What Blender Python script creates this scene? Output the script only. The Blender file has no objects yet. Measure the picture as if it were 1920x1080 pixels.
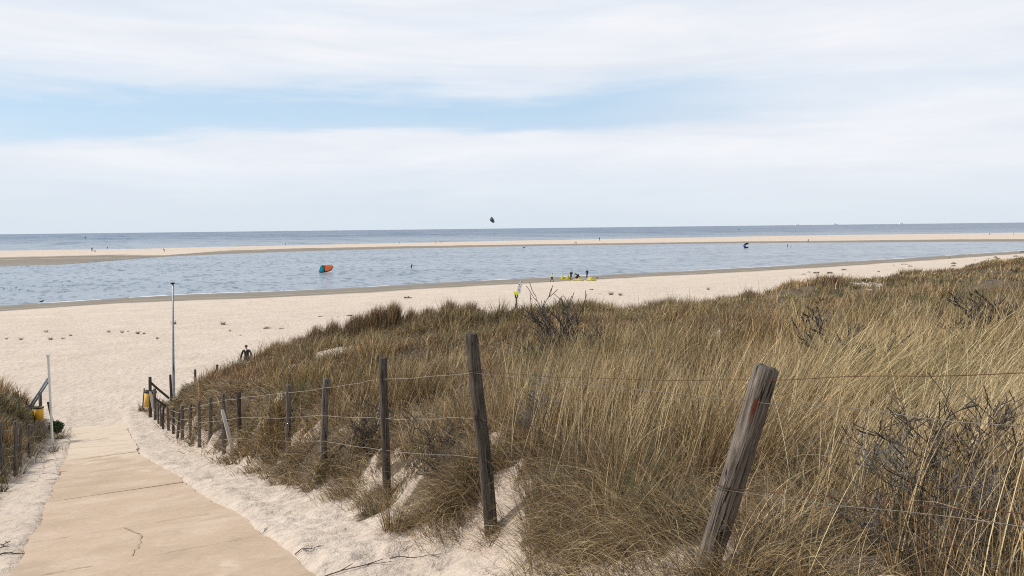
import bpy, bmesh, math, random
import numpy as np
from mathutils import Vector, Matrix, Euler
random.seed(7); RNG = np.random.default_rng(7)
S = bpy.context.scene; COL = S.collection
R = math.radians
# ------------------------------------------------------------------ camera, world, sun, exposure
CAM_H = 10.3
FPX = 1450.0
PITCH = -4.42; ROLL = 0.66
cd = bpy.data.cameras.new('camera'); cam = bpy.data.objects.new('camera', cd); COL.objects.link(cam)
cd.sensor_width = 36; cd.lens = FPX / 1920 * 36; cd.clip_start = 0.1; cd.clip_end = 90000
cam.matrix_world = Matrix.Translation((0, 0, CAM_H)) @ Euler((R(90 + PITCH), 0, 0)).to_matrix().to_4x4() @ Matrix.Rotation(R(-ROLL), 4, 'Z')
S.camera = cam
CM = np.array(cam.matrix_world)[:3, :3]
SUN_EL = 41.0; SUN_AZ = 281.0          # azimuth clockwise from +Y: left and a little ahead
w = bpy.data.worlds.new('World'); S.world = w; w.use_nodes = True
S.view_settings.view_transform = 'Standard'; S.view_settings.look = 'None'
S.cycles.use_denoising = False; S.cycles.filter_width = 1.1
S.view_settings.exposure = 0.05; S.view_settings.gamma = 1
def build_world():
    nt = w.node_tree; N = nt.nodes; L = nt.links; N.clear()
    out = N.new('ShaderNodeOutputWorld'); bg = N.new('ShaderNodeBackground'); L.new(bg.outputs[0], out.inputs[0])
    bg.inputs[1].default_value = 0.1
    sky = N.new('ShaderNodeTexSky'); sky.sky_type = 'NISHITA'; sky.sun_disc = False
    sky.sun_elevation = R(SUN_EL); sky.sun_rotation = R(SUN_AZ); sky.air_density = 1.0; sky.dust_density = 0.6; sky.ozone_density = 1.5
    tc = N.new('ShaderNodeTexCoord'); sep = N.new('ShaderNodeSeparateXYZ'); L.new(tc.outputs['Generated'], sep.inputs[0])
    def math_(op, a, b=None, c=None, clamp=False):
        m = N.new('ShaderNodeMath'); m.operation = op; m.use_clamp = clamp
        for i, v in enumerate((a, b, c)):
            if v is None: continue
            if isinstance(v, (int, float)): m.inputs[i].default_value = v
            else: L.new(v, m.inputs[i])
        return m.outputs[0]
    def noise(scale3, detail, rough, off=(0, 0, 0), dist=0.0):
        mp = N.new('ShaderNodeMapping'); mp.inputs['Scale'].default_value = scale3; mp.inputs['Location'].default_value = off
        L.new(tc.outputs['Generated'], mp.inputs[0])
        n = N.new('ShaderNodeTexNoise'); n.inputs['Scale'].default_value = 1; n.inputs['Detail'].default_value = detail
        n.inputs['Roughness'].default_value = rough; n.inputs['Distortion'].default_value = dist; L.new(mp.outputs[0], n.inputs[0])
        return n.outputs['Fac']
    big = noise((2.2, 2.2, 11), 4, .5, (3, 1, 2), .3)
    fine = noise((5, 5, 46), 6, .62, (7, 2, 5), .4)
    z = math_('ADD', sep.outputs[2], math_('MULTIPLY', math_('SUBTRACT', big, .5), .085))
    z = math_('ADD', z, math_('MULTIPLY', math_('SUBTRACT', fine, .5), .05))
    z = math_('ADD', z, math_('MULTIPLY', sep.outputs[0], -.012))
    # blue gap in the cloud deck between about 7 and 11.5 degrees, closing towards the right
    r = N.new('ShaderNodeValToRGB'); L.new(z, r.inputs[0]); cr = r.color_ramp
    pts = [(0, .22), (.05, .2), (.09, .04), (.110, .12), (.128, .8), (.158, .95), (.178, .35), (.21, .0), (.238, .0), (.26, .22), (.285, .04), (.36, .0), (.45, .35), (1, .45)]
    while len(cr.elements) < len(pts): cr.elements.new(.5)
    for e, (p, v) in zip(cr.elements, pts): e.position = p; e.color = (v, v, v, 1)
    side = N.new('ShaderNodeMapRange'); side.interpolation_type = 'SMOOTHSTEP'; L.new(sep.outputs[0], side.inputs[0])
    side.inputs[1].default_value = .05; side.inputs[2].default_value = .42; side.inputs[3].default_value = 1; side.inputs[4].default_value = .3
    blue = math_('MULTIPLY', r.outputs[0], side.outputs[0])
    # brightness streaks in the cloud
    st = noise((3, 3, 26), 5, .6, (1, 9, 4), .5)
    cramp = N.new('ShaderNodeValToRGB'); L.new(st, cramp.inputs[0])
    cramp.color_ramp.elements[0].position = .35; cramp.color_ramp.elements[0].color = (7.8, 8.15, 8.8, 1)
    cramp.color_ramp.elements[1].position = .68; cramp.color_ramp.elements[1].color = (8.9, 9.0, 9.4, 1)
    # the deck is a touch greyer and bluer right at the horizon
    hz = N.new('ShaderNodeMapRange'); hz.interpolation_type = 'SMOOTHSTEP'; L.new(sep.outputs[2], hz.inputs[0])
    hz.inputs[1].default_value = 0; hz.inputs[2].default_value = .09; hz.inputs[3].default_value = .75; hz.inputs[4].default_value = 0
    m0 = N.new('ShaderNodeMix'); m0.data_type = 'RGBA'; L.new(hz.outputs[0], m0.inputs[0]); L.new(cramp.outputs[0], m0.inputs[6]); m0.inputs[7].default_value = (6.9, 7.6, 8.3, 1)
    sk = N.new('ShaderNodeMix'); sk.data_type = 'RGBA'; sk.inputs[0].default_value = .75; L.new(sky.outputs[0], sk.inputs[6]); sk.inputs[7].default_value = (5.4, 7.4, 9.4, 1)
    m1 = N.new('ShaderNodeMix'); m1.data_type = 'RGBA'; L.new(blue, m1.inputs[0]); L.new(m0.outputs[2], m1.inputs[6]); L.new(sk.outputs[2], m1.inputs[7])
    L.new(m1.outputs[2], bg.inputs[0])
build_world()
sl = bpy.data.lights.new('sun', 'SUN'); sl.energy = 3.8; sl.angle = R(1.2); sl.color = (1, .95, .87)
so = bpy.data.objects.new('sun', sl); COL.objects.link(so)
SD = Vector((math.sin(R(SUN_AZ)) * math.cos(R(SUN_EL)), math.cos(R(SUN_AZ)) * math.cos(R(SUN_EL)), math.sin(R(SUN_EL))))
so.rotation_euler = SD.to_track_quat('Z', 'Y').to_euler(); so.location = (-20, -10, 40)

# ------------------------------------------------------------------ helpers
def tag(o, label=None, cat=None, group=None, kind=None):
    if label: o['label'] = label
    if cat: o['category'] = cat
    if group: o['group'] = group
    if kind: o['kind'] = kind
    return o
def empty(name, loc, label, cat, group=None, rz=0):
    o = bpy.data.objects.new(name, None); COL.objects.link(o); o.location = loc; o.rotation_euler[2] = rz
    o.empty_display_size = .2
    return tag(o, label, cat, group)
def link_mesh(name, me, mats, parent=None, smooth=True, loc=None):
    o = bpy.data.objects.new(name, me); COL.objects.link(o)
    for m in (mats if isinstance(mats, (list, tuple)) else [mats]): me.materials.append(m)
    if parent: o.parent = parent
    if loc is not None: o.location = loc
    if smooth and len(me.polygons): me.polygons.foreach_set('use_smooth', np.ones(len(me.polygons), bool))
    return o
class MB:
    def __init__(s): s.v = []; s.f = []; s.m = []
    def add(s, vs, fs, mi=0):
        b = len(s.v); s.v += [tuple(p) for p in vs]; s.f += [tuple(i + b for i in f) for f in fs]; s.m += [mi] * len(fs)
    def box(s, c, d, rot=None, mi=0):
        x, y, z = (q / 2 for q in d); M = rot if rot is not None else Matrix.Identity(3)
        vs = [Vector(c) + M @ Vector((i * x, j * y, k * z)) for i in (-1, 1) for j in (-1, 1) for k in (-1, 1)]
        s.add(vs, [(0, 1, 3, 2), (4, 6, 7, 5), (0, 4, 5, 1), (2, 3, 7, 6), (0, 2, 6, 4), (1, 5, 7, 3)], mi)
    def tube(s, pts, rads, n=8, mi=0, cap=True):
        pts = [Vector(p) for p in pts]
        if not isinstance(rads, (list, tuple)): rads = [rads] * len(pts)
        vs = []; up = None
        for i, p in enumerate(pts):
            d = (pts[min(i + 1, len(pts) - 1)] - pts[max(i - 1, 0)]).normalized()
            if up is None: up = Vector((1, 0, 0)) if abs(d.x) < .8 else Vector((0, 1, 0))
            a = d.cross(up).normalized(); b = d.cross(a).normalized(); up = b.cross(d).normalized() if b.length else up
            up = a.cross(d).normalized() * -1 if False else up
            for k in range(n):
                t = 2 * math.pi * k / n
                vs.append(p + (a * math.cos(t) + b * math.sin(t)) * rads[i])
        fs = [(i * n + k, i * n + (k + 1) % n, (i + 1) * n + (k + 1) % n, (i + 1) * n + k) for i in range(len(pts) - 1) for k in range(n)]
        if cap: fs += [tuple(range(n))[::-1], tuple((len(pts) - 1) * n + k for k in range(n))]
        s.add(vs, fs, mi)
    def build(s, name, mats, parent=None, smooth=True, origin=None):
        me = bpy.data.meshes.new(name)
        v = s.v if origin is None else [(p[0] - origin[0], p[1] - origin[1], p[2] - origin[2]) for p in s.v]
        me.from_pydata(v, [], s.f); me.polygons.foreach_set('material_index', s.m); me.update()
        bm = bmesh.new(); bm.from_mesh(me); bmesh.ops.recalc_face_normals(bm, faces=bm.faces); bm.to_mesh(me); bm.free()
        return link_mesh(name, me, mats, parent, smooth, origin)

# value noise ---------------------------------------------------------------
def _h(ix, iy, seed):
    n = (ix.astype(np.int64) * 374761393 + iy.astype(np.int64) * 668265263 + seed * 1442695041) & 0xFFFFFFFF
    n = ((n ^ (n >> 13)) * 1274126177) & 0xFFFFFFFF
    n = ((n ^ (n >> 16)) * 2246822519) & 0xFFFFFFFF
    return ((n ^ (n >> 15)) & 0xFFFFFF) / float(0xFFFFFF)
def vn(x, y, seed=0):
    x = np.asarray(x, float); y = np.asarray(y, float)
    ix = np.floor(x); iy = np.floor(y); fx = x - ix; fy = y - iy
    fx = fx * fx * fx * (fx * (fx * 6 - 15) + 10); fy = fy * fy * fy * (fy * (fy * 6 - 15) + 10)
    a = _h(ix, iy, seed); b = _h(ix + 1, iy, seed); c = _h(ix, iy + 1, seed); d = _h(ix + 1, iy + 1, seed)
    return (a * (1 - fx) + b * fx) * (1 - fy) + (c * (1 - fx) + d * fx) * fy - .5
def fbm(x, y, oct=4, seed=0, gain=.5):
    s = 0; a = 1
    for k in range(oct):
        s = s + a * vn(x * 2 ** k + 13.7 * k, y * 2 ** k - 7.1 * k, seed + k); a *= gain
    return s
def sst(t): t = np.clip(t, 0, 1); return t * t * (3 - 2 * t)

# pixel (1920 x 1080 photograph) -> world ------------------------------------
def ray(px, py):
    d = CM @ np.array([(px - 960) / FPX, -(py - 540) / FPX, -1.0]); return d / d[1]
def at_depth(px, py, D):
    d = ray(px, py) * D; return np.array([d[0], d[1], CAM_H + d[2]])
def at_z(px, py, z=0.0):
    d = ray(px, py); t = (z - CAM_H) / d[2]; return np.array([d[0] * t, d[1] * t, z])

# ------------------------------------------------------------------ terrain functions
def polyfun(pts):
    p = np.array(pts); return lambda x: np.interp(x, p[:, 0], p[:, 1])
NEAR = np.array([at_z(x, y)[:2] for x, y in ((0, 573), (330, 553), (640, 539.5), (960, 523), (1280, 508), (1500, 496), (1700, 484), (1920, 470))])
BARN = np.array([at_z(x, y)[:2] for x, y in ((0, 500), (110, 497), (170, 489.5), (300, 482), (500, 473.5), (740, 466.5), (960, 462), (1280, 457.5), (1500, 455), (1920, 453))])
BARF = np.array([at_z(x, y)[:2] for x, y in ((0, 470.5), (300, 466.5), (640, 459), (960, 452), (1280, 446.5), (1500, 442.5), (1700, 440), (1920, 437))])
def ext(p, k=3.0):
    a = p[0] + (p[0] - p[1]) / np.linalg.norm(p[0] - p[1]) * 900; b = p[-1] + (p[-1] - p[-2]) / np.linalg.norm(p[-1] - p[-2]) * 1500
    return np.vstack([a, p, b])
def line_fn(p): q = ext(p); return lambda x: np.interp(x, q[:, 0], q[:, 1])
f_near, f_barn, f_barf = line_fn(NEAR), line_fn(BARN), line_fn(BARF)
def beach(x, y):
    sd = (f_near(x) - y) * .83 + 2.2 * fbm(x / 30, y / 60, 3, 5) * 1.0
    b = np.where(sd < 17, sd * .026, .442 + (sd - 17) * .0115)
    b = np.minimum(b, 1.15)
    b = np.where(sd < 0, np.maximum(sd * .05, -1.5), b)
    s1 = (y - f_barn(x)) * .9 + 6 * fbm(x / 40, y / 80, 3, 8); s2 = (f_barf(x) - y) * .9 + 8 * fbm(x / 60, y / 60, 3, 9)
    ks = np.interp(x, [-175, -110, 0, 150, 260], [.0042, .008, .016, .016, .009])
    sb = np.minimum(np.where(s1 > 0, s1 * ks, s1 * .03), s2 * .03)
    sb = np.where(sb > 0, np.minimum(sb, .9), np.maximum(sb, -1.5))
    return np.maximum(b, sb)
TH = R(27.5); U = np.array([-math.sin(TH), math.cos(TH)])
HS = np.array([(-40, -3.5), (-6, .55), (0, 1.68), (6, 2.98), (12.6, 4.35), (18, 5.4), (24, 6.45), (32, 7.85), (38, 8.75), (43, 9.3), (60, 9.9), (400, 30)])
def prof(x, y):
    s = x * U[0] + y * U[1]; return CAM_H - (np.interp(s - .8, HS[:, 0], HS[:, 1]) + np.interp(s + .8, HS[:, 0], HS[:, 1])) / 2
def low(x, y):
    a = beach(x, y); b = prof(x, y); k = .25
    return np.where(np.abs(a - b) > 3, np.maximum(a, b), .5 * (a + b + np.sqrt((a - b) ** 2 + k * k)) - .05)
# plateau of the right-hand dune: smooth interpolation of levels (metres under the eye)
CP = np.array([(2.2, 1.0, 1.45), (2.1, 4.3, 1.78), (3.5, 5, 1.62), (6, 6, 1.6), (6, 10, 1.95), (12, 8, 1.8), (10, 0, 1.3), (20, 10, 1.8), (3, -8, 1.3), (30, -8, 1.5), (60, 5, 2.2),
    (1.0, 6.5, 2.1), (0.3, 8.8, 2.45), (0.5, 12, 2.75), (3, 9, 2.2), (-1.2, 11.6, 3.0), (-3, 15, 3.65), (-1.5, 20, 3.7), (4, 20, 3.25), (10, 20, 2.85), (15, 14, 2.2), (-4, 24, 4.1), (-3, 29, 4.45),
    (-6.5, 20, 4.55), (-8, 24, 4.85), (-9.5, 28, 5.3), (-11, 31.5, 5.72), (-14, 34, 7.2), (-7.5, 38, 4.95), (-9.6, 35, 5.15), (-2.6, 42, 5.5), (3.6, 46, 5.35), (14, 32, 3.95), (22, 26, 3.0), (15, 50, 5.3), (27, 68, 5.35), (40, 58, 5.0), (50, 85, 5.5),
    (74, 112, 5.9), (95, 110, 5.4), (60, 45, 3.4), (120, 150, 6.2), (-6, 31, 4.9)])
def tps_fit(P):
    n = len(P); d = np.hypot(P[:, None, 0] - P[None, :, 0], P[:, None, 1] - P[None, :, 1])
    K = d + np.eye(n) * -.15; A = np.zeros((n + 3, n + 3)); A[:n, :n] = K; A[:n, n] = 1; A[:n, n + 1:] = P[:, :2]; A[n, :n] = 1; A[n + 1:, :n] = P[:, :2].T
    return np.linalg.solve(A, np.concatenate([P[:, 2], np.zeros(3)]))
WP = tps_fit(CP)
def plateau(x, y):
    r = WP[len(CP)] + WP[len(CP) + 1] * x + WP[len(CP) + 2] * y
    for k in range(len(CP)): r = r + WP[k] * np.hypot(x - CP[k, 0], y - CP[k, 1])
    dist = np.hypot(x, y)
    return CAM_H - r + fbm(x / 3.2, y / 3.2, 3, 21) * np.clip(dist / 30, .15, .75) + fbm(x / 1.3, y / 1.3, 2, 27) * .30 * np.clip(1.4 - dist / 30, 0, 1) + fbm(x / 9, y / 9, 2, 25) * np.clip((dist - 15) / 30, 0, 1.0)
# fence line posts of the right-hand fence: (top px, base px, depth)
POSTS = [((1437, 690), (1306, 1110), 4.1, .066), ((886, 628), (914, 948), 7.2, .063), ((721, 672), (723, 885), 10.6, .058), ((612.5, 711), (605, 905), 13.0, .058),
    ((540, 722), (542.5, 856), 16.4, .055), ((448.5, 735), (450, 848), 19.2, .055), ((418, 738), (420.5, 854), 20.6, .05), ((394.6, 745), (393.5, 852), 22.3, .055),
    ((374, 752), (373.5, 846), 24.3, .05), ((358.5, 757), (356, 825), 26.2, .052), ((343, 761), (341, 820), 27.9, .06), ((337.5, 768), (332, 820), 28.6, .05),
    ((325, 766), (325.5, 804), 30.6, .05), ((314, 763), (315.5, 802), 32, .05), ((307.3, 762), (306, 797), 33, .05), ((300.7, 758), (301.5, 790), 34.2, .05), ((296.5, 755), (297, 784), 35.2, .045), ((290, 729), (290.5, 780), 36.5, .07)]
FB = [at_depth(p[1][0], p[1][1], p[2]) for p in POSTS]
TOEPX = [(1015, 1085), (900, 1030), (800, 990), (700, 958), (600, 928), (500, 893), (430, 868), (370, 850), (325, 826), (300, 800), (286, 775)]
def hit_fn(fn, px, py, t0=2.5, t1=1200):
    d = ray(px, py); t = t0; prev = t0
    while t < t1:
        if CAM_H + d[2] * t < float(fn(d[0] * t, t)): break
        prev = t; t *= 1.01
    a, b = prev, t
    for _ in range(20):
        m = (a + b) / 2
        if CAM_H + d[2] * m < float(fn(d[0] * m, m)): b = m
        else: a = m
    return np.array([d[0] * b, b, float(fn(d[0] * b, b))])
TOE = np.array([(5.0, -9), (2.2, -1.0), (1.45, 1.6), (.95, 3.4)] + [tuple(hit_fn(low, *p)[:2]) for p in TOEPX])
SEA = np.array([tuple(TOE[-1]), (-16.2, 41.5), (-12, 46), (-6, 51), (2, 56), (12, 66), (34, 88), (62, 115), (95, 145), (170, 205)])
def sdist(P, x, y):   # distance to an open polyline, positive on its right-hand side
    best = np.full(np.shape(x), 1e9); sg = np.ones(np.shape(x))
    for a, b in zip(P[:-1], P[1:]):
        dx, dy = b - a; l2 = dx * dx + dy * dy
        t = np.clip(((x - a[0]) * dx + (y - a[1]) * dy) / l2, 0, 1)
        ex = x - (a[0] + t * dx); ey = y - (a[1] + t * dy); d = np.hypot(ex, ey)
        s = np.where(dx * ey - dy * ex < 0, 1.0, -1.0); m = d < best - 1e-9
        best = np.where(m, d, best); sg = np.where(m, s, sg)
    return best * sg
def region(A, B, x, y):
    ins = sdist(np.vstack([A, B[1:]]), x, y) > 0
    da = np.abs(sdist(A, x, y)); db = np.abs(sdist(B, x, y))
    return np.where(ins | (db < da), da, -da), np.where(ins | (da < db), db, -db), ins
def dune_w(x, y):
    a, b, ins = region(TOE, SEA, x, y)
    near = np.exp(-(a / 2.5) ** 2)
    a = a + .55 * fbm(x / 1.5, y / 1.5, 3, 31) * near
    b = b + 2.5 * fbm(x / 8, y / 8, 2, 33) * np.exp(-(b / 12) ** 2)
    nr = np.clip(1.7 - np.hypot(x, y) / 9, 0, 1); fr_ = np.clip((np.hypot(x, y) - 16) / 6, 0, 1); wa = sst((a + .05 + .22 * nr - .3 * fr_) / (1.25 - .4 * nr)); wb = sst(b / 8.5)
    return wa, wb, wa * wb, a, b
LT = np.array([tuple(hit_fn(low, *p)[:2]) for p in ((-900, 1500), (-300, 1120), (0, 922), (45, 885), (85, 842), (118, 815), (122, 796))] )
LTB = np.array([tuple(LT[-1]), (LT[-1][0] - 4.0, LT[-1][1] + 4.0), (LT[-1][0] - 14, LT[-1][1] + 3.0), (LT[-1][0] - 45, LT[-1][1] - 6)])
def left_w(x, y):
    a, b, ins = region(LT[::-1], LTB[::-1], x, y) if False else region(LTB[::-1], LT[::-1], x, y)
    a, b = b, a
    a = a + .3 * fbm(x / 1.3, y / 1.3, 3, 41); b = b + .3 * fbm(x / 2, y / 2, 2, 43)
    return sst(a / 2.2) * sst(b / 4.0), a, b
def left_plateau(x, y):
    return prof(x, y) + 2.2 + .35 * fbm(x / 3, y / 3, 3, 45)
# path edges ------------------------------------------------------------------
PL = [(-205, 1520), (-70, 1250), (22, 1080), (52, 1020), (95, 932), (118, 872), (129, 835), (134, 802), (137, 772)]
PR = [(1600, 1800), (860, 1260), (600, 1080), (438, 960), (345, 902), (266, 856), (247, 822), (238, 800), (229, 772)]
EL = np.array([hit_fn(prof, *p)[:2] for p in PL]); ER = np.array([hit_fn(prof, *p)[:2] for p in PR])
def s_of(p): return p[..., 0] * U[0] + p[..., 1] * U[1]
def o_of(p): return p[..., 0] * U[1] - p[..., 1] * U[0]
sL, oL, sR, oR = s_of(EL), o_of(EL), s_of(ER), o_of(ER)
def edgeL(s): return np.interp(s, sL, oL)
def edgeR(s): return np.interp(s, sR, oR)
PATH_END = min(sL[-1], sR[-1])
def path_mask(x, y):
    s = x * U[0] + y * U[1]; o = x * U[1] - y * U[0]
    return np.minimum(o - edgeL(s), edgeR(s) - o), s
def ground(x, y, detail=True):
    x = np.asarray(x, float); y = np.asarray(y, float)
    z = low(x, y)
    dist = np.hypot(x, y)
    wa, wb, wd, a, b = dune_w(x, y)
    lw, la, lb = left_w(x, y)
    bankn = 1 + .0 * x
    z = z + (plateau(x, y) - z) * wd * bankn
    z = np.where(lw > 0, z + (left_plateau(x, y) - z) * lw, z)
    pm, s = path_mask(x, y)
    onp = sst((pm + .12) / .2) * (1 - sst((s - PATH_END + 5) / 5))
    if detail:
        # trodden, wind-blown loose sand beside the path and on the beach
        tram = .085 * vn(x / .34, y / .34, 51) + .05 * vn(x / .16, y / .16, 52) + .10 * vn(x / .9, y / .9, 53)
        amp = np.clip(1.15 - dist / 55, .35, 1) * (dist < 160)
        z = z + tram * amp * (1 - onp) * np.where(z > .6, 1, 0)
        lip = np.exp(-((pm + .25) / .25) ** 2) * .035
        z = z + lip * (s < PATH_END)
    z = z - .05 * onp
    return z
def hit(px, py, t0=2.5): return hit_fn(lambda x, y: ground(x, y), px, py, t0)
def gz(x, y): return float(ground(x, y))

# ------------------------------------------------------------------ materials
def mat(name, col, rough=.7, metal=0, spec=.3):
    m = bpy.data.materials.new(name); m.use_nodes = True; b = m.node_tree.nodes['Principled BSDF']
    b.inputs['Base Color'].default_value = (*col, 1); b.inputs['Roughness'].default_value = rough; b.inputs['Metallic'].default_value = metal
    b.inputs['Specular IOR Level'].default_value = spec
    return m
class NT:
    def __init__(s, m): s.nt = m.node_tree; s.N = s.nt.nodes; s.L = s.nt.links; s.b = s.N['Principled BSDF']
    def n(s, t, **kw):
        x = s.N.new(t)
        for k, v in kw.items(): setattr(x, k, v)
        return x
    def link(s, a, b): s.L.new(a, b)
    def noise(s, scale, detail=4, rough=.55, vec=None, dist=0, sc3=None):
        x = s.n('ShaderNodeTexNoise'); x.inputs['Scale'].default_value = scale; x.inputs['Detail'].default_value = detail
        x.inputs['Roughness'].default_value = rough; x.inputs['Distortion'].default_value = dist
        v = vec if vec is not None else s.pos()
        if sc3: mp = s.n('ShaderNodeMapping'); mp.inputs['Scale'].default_value = sc3; s.link(v, mp.inputs[0]); v = mp.outputs[0]
        s.link(v, x.inputs['Vector']); return x.outputs['Fac']
    def pos(s): g = s.n('ShaderNodeNewGeometry'); return g.outputs['Position']
    def obj(s): g = s.n('ShaderNodeTexCoord'); return g.outputs['Object']
    def ramp(s, fac, pts):
        r = s.n('ShaderNodeValToRGB'); s.link(fac, r.inputs[0]); e = r.color_ramp.elements
        while len(e) < len(pts): e.new(.5)
        for q, (p, c) in zip(e, pts): q.position = p; q.color = (*c, 1) if len(c) == 3 else c
        return r.outputs[0]
    def mix(s, f, a, b, blend='MIX'):
        m = s.n('ShaderNodeMix', data_type='RGBA', blend_type=blend)
        for i, v in ((0, f), (6, a), (7, b)):
            if hasattr(v, 'node'): s.link(v, m.inputs[i])
            else: m.inputs[i].default_value = v if i == 0 else (*v, 1)
        return m.outputs[2]
    def math(s, op, a, b=0.0, clamp=False):
        m = s.n('ShaderNodeMath', operation=op, use_clamp=clamp)
        for i, v in ((0, a), (1, b)):
            if hasattr(v, 'node'): s.link(v, m.inputs[i])
            else: m.inputs[i].default_value = v
        return m.outputs[0]
    def mr(s, v, a, b, c=0, d=1):
        m = s.n('ShaderNodeMapRange', interpolation_type='SMOOTHSTEP'); s.link(v, m.inputs[0])
        for i, q in zip((1, 2, 3, 4), (a, b, c, d)): m.inputs[i].default_value = q
        return m.outputs[0]
    def bump(s, h, strength, dist, normal=None):
        b = s.n('ShaderNodeBump'); b.inputs['Strength'].default_value = strength; b.inputs['Distance'].default_value = dist; s.link(h, b.inputs['Height'])
        if normal is not None: s.link(normal, b.inputs['Normal'])
        return b.outputs[0]

def sand_material():
    m = mat('sand', (.5, .42, .33), .95, spec=.1); t = NT(m)
    z = t.n('ShaderNodeSeparateXYZ'); t.link(t.pos(), z.inputs[0])
    n1 = t.noise(.35, 5, .6); n2 = t.noise(9, 5, .7); n3 = t.noise(60, 3, .6)
    dry = t.ramp(n1, [(.3, (.495, .41, .335)), (.7, (.57, .48, .40))])
    grain = t.ramp(n2, [(.32, (.74, .72, .70)), (.5, (1, 1, 1)), (.72, (1.1, 1.08, 1.05))])
    dry = t.mix(.6, dry, t.mix(1.0, dry, grain, 'MULTIPLY'))
    dry = t.mix(.8, dry, t.mix(1.0, dry, t.ramp(t.noise(1.7, 6, .75), [(.3, (.80, .78, .76)), (.5, (1, 1, 1)), (.7, (1.08, 1.07, 1.06))]), 'MULTIPLY'))
    # shell grit scattered in the trodden sand
    vo = t.n('ShaderNodeTexVoronoi'); vo.inputs['Scale'].default_value = 26; t.link(t.pos(), vo.inputs[0])
    gm = t.math('MULTIPLY', t.math('LESS_THAN', vo.outputs['Distance'], .13), t.math('GREATER_THAN', t.noise(1.2, 3), .52))
    dry = t.mix(gm, dry, (.72, .68, .60))
    wetn = t.noise(.12, 4, .6, sc3=(1, 1, 1))
    zz = t.math('ADD', z.outputs[2], t.math('MULTIPLY', t.math('SUBTRACT', wetn, .5), .14))
    wet = t.ramp(t.noise(.6, 4, .6, sc3=(.35, 1.4, 1)), [(.35, (.175, .148, .118)), (.7, (.235, .20, .16))])
    f = t.mr(zz, .385, .455)
    col = t.mix(f, wet, dry)
    wrack = t.math('MULTIPLY', t.mr(zz, .26, .285), t.mr(zz, .325, .295))     # paler drying stripe inside the wet band
    col = t.mix(t.math('MULTIPLY', wrack, .55), col, (.34, .29, .235))
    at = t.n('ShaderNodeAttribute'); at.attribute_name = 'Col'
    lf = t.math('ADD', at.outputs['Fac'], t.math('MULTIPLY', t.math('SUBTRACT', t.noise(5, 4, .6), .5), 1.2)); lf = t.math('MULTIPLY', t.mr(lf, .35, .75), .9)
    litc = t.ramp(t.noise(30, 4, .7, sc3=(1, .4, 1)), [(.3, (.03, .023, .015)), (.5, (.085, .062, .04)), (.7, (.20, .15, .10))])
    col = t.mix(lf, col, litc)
    t.link(col, t.b.inputs['Base Color'])
    rg = t.n('ShaderNodeMapRange'); t.link(zz, rg.inputs[0]); rg.inputs[1].default_value = .0; rg.inputs[2].default_value = .3; rg.inputs[3].default_value = .45; rg.inputs[4].default_value = .95
    t.link(rg.outputs[0], t.b.inputs['Roughness'])
    foot = t.n('ShaderNodeTexVoronoi', feature='SMOOTH_F1'); foot.inputs['Scale'].default_value = 2.6; foot.inputs['Smoothness'].default_value = .35
    wv = t.n('ShaderNodeMapping'); t.link(t.pos(), wv.inputs[0]); t.link(wv.outputs[0], foot.inputs[0])
    h = t.math('ADD', t.math('MULTIPLY', foot.outputs['Distance'], .8), t.math('MULTIPLY', t.noise(7, 4, .6), .8))
    h = t.math('ADD', h, t.math('MULTIPLY', n3, .12)); h = t.math('MULTIPLY', h, t.mr(zz, .25, .7))
    t.link(t.bump(h, 1.0, .10), t.b.inputs['Normal'])
    return m
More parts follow.
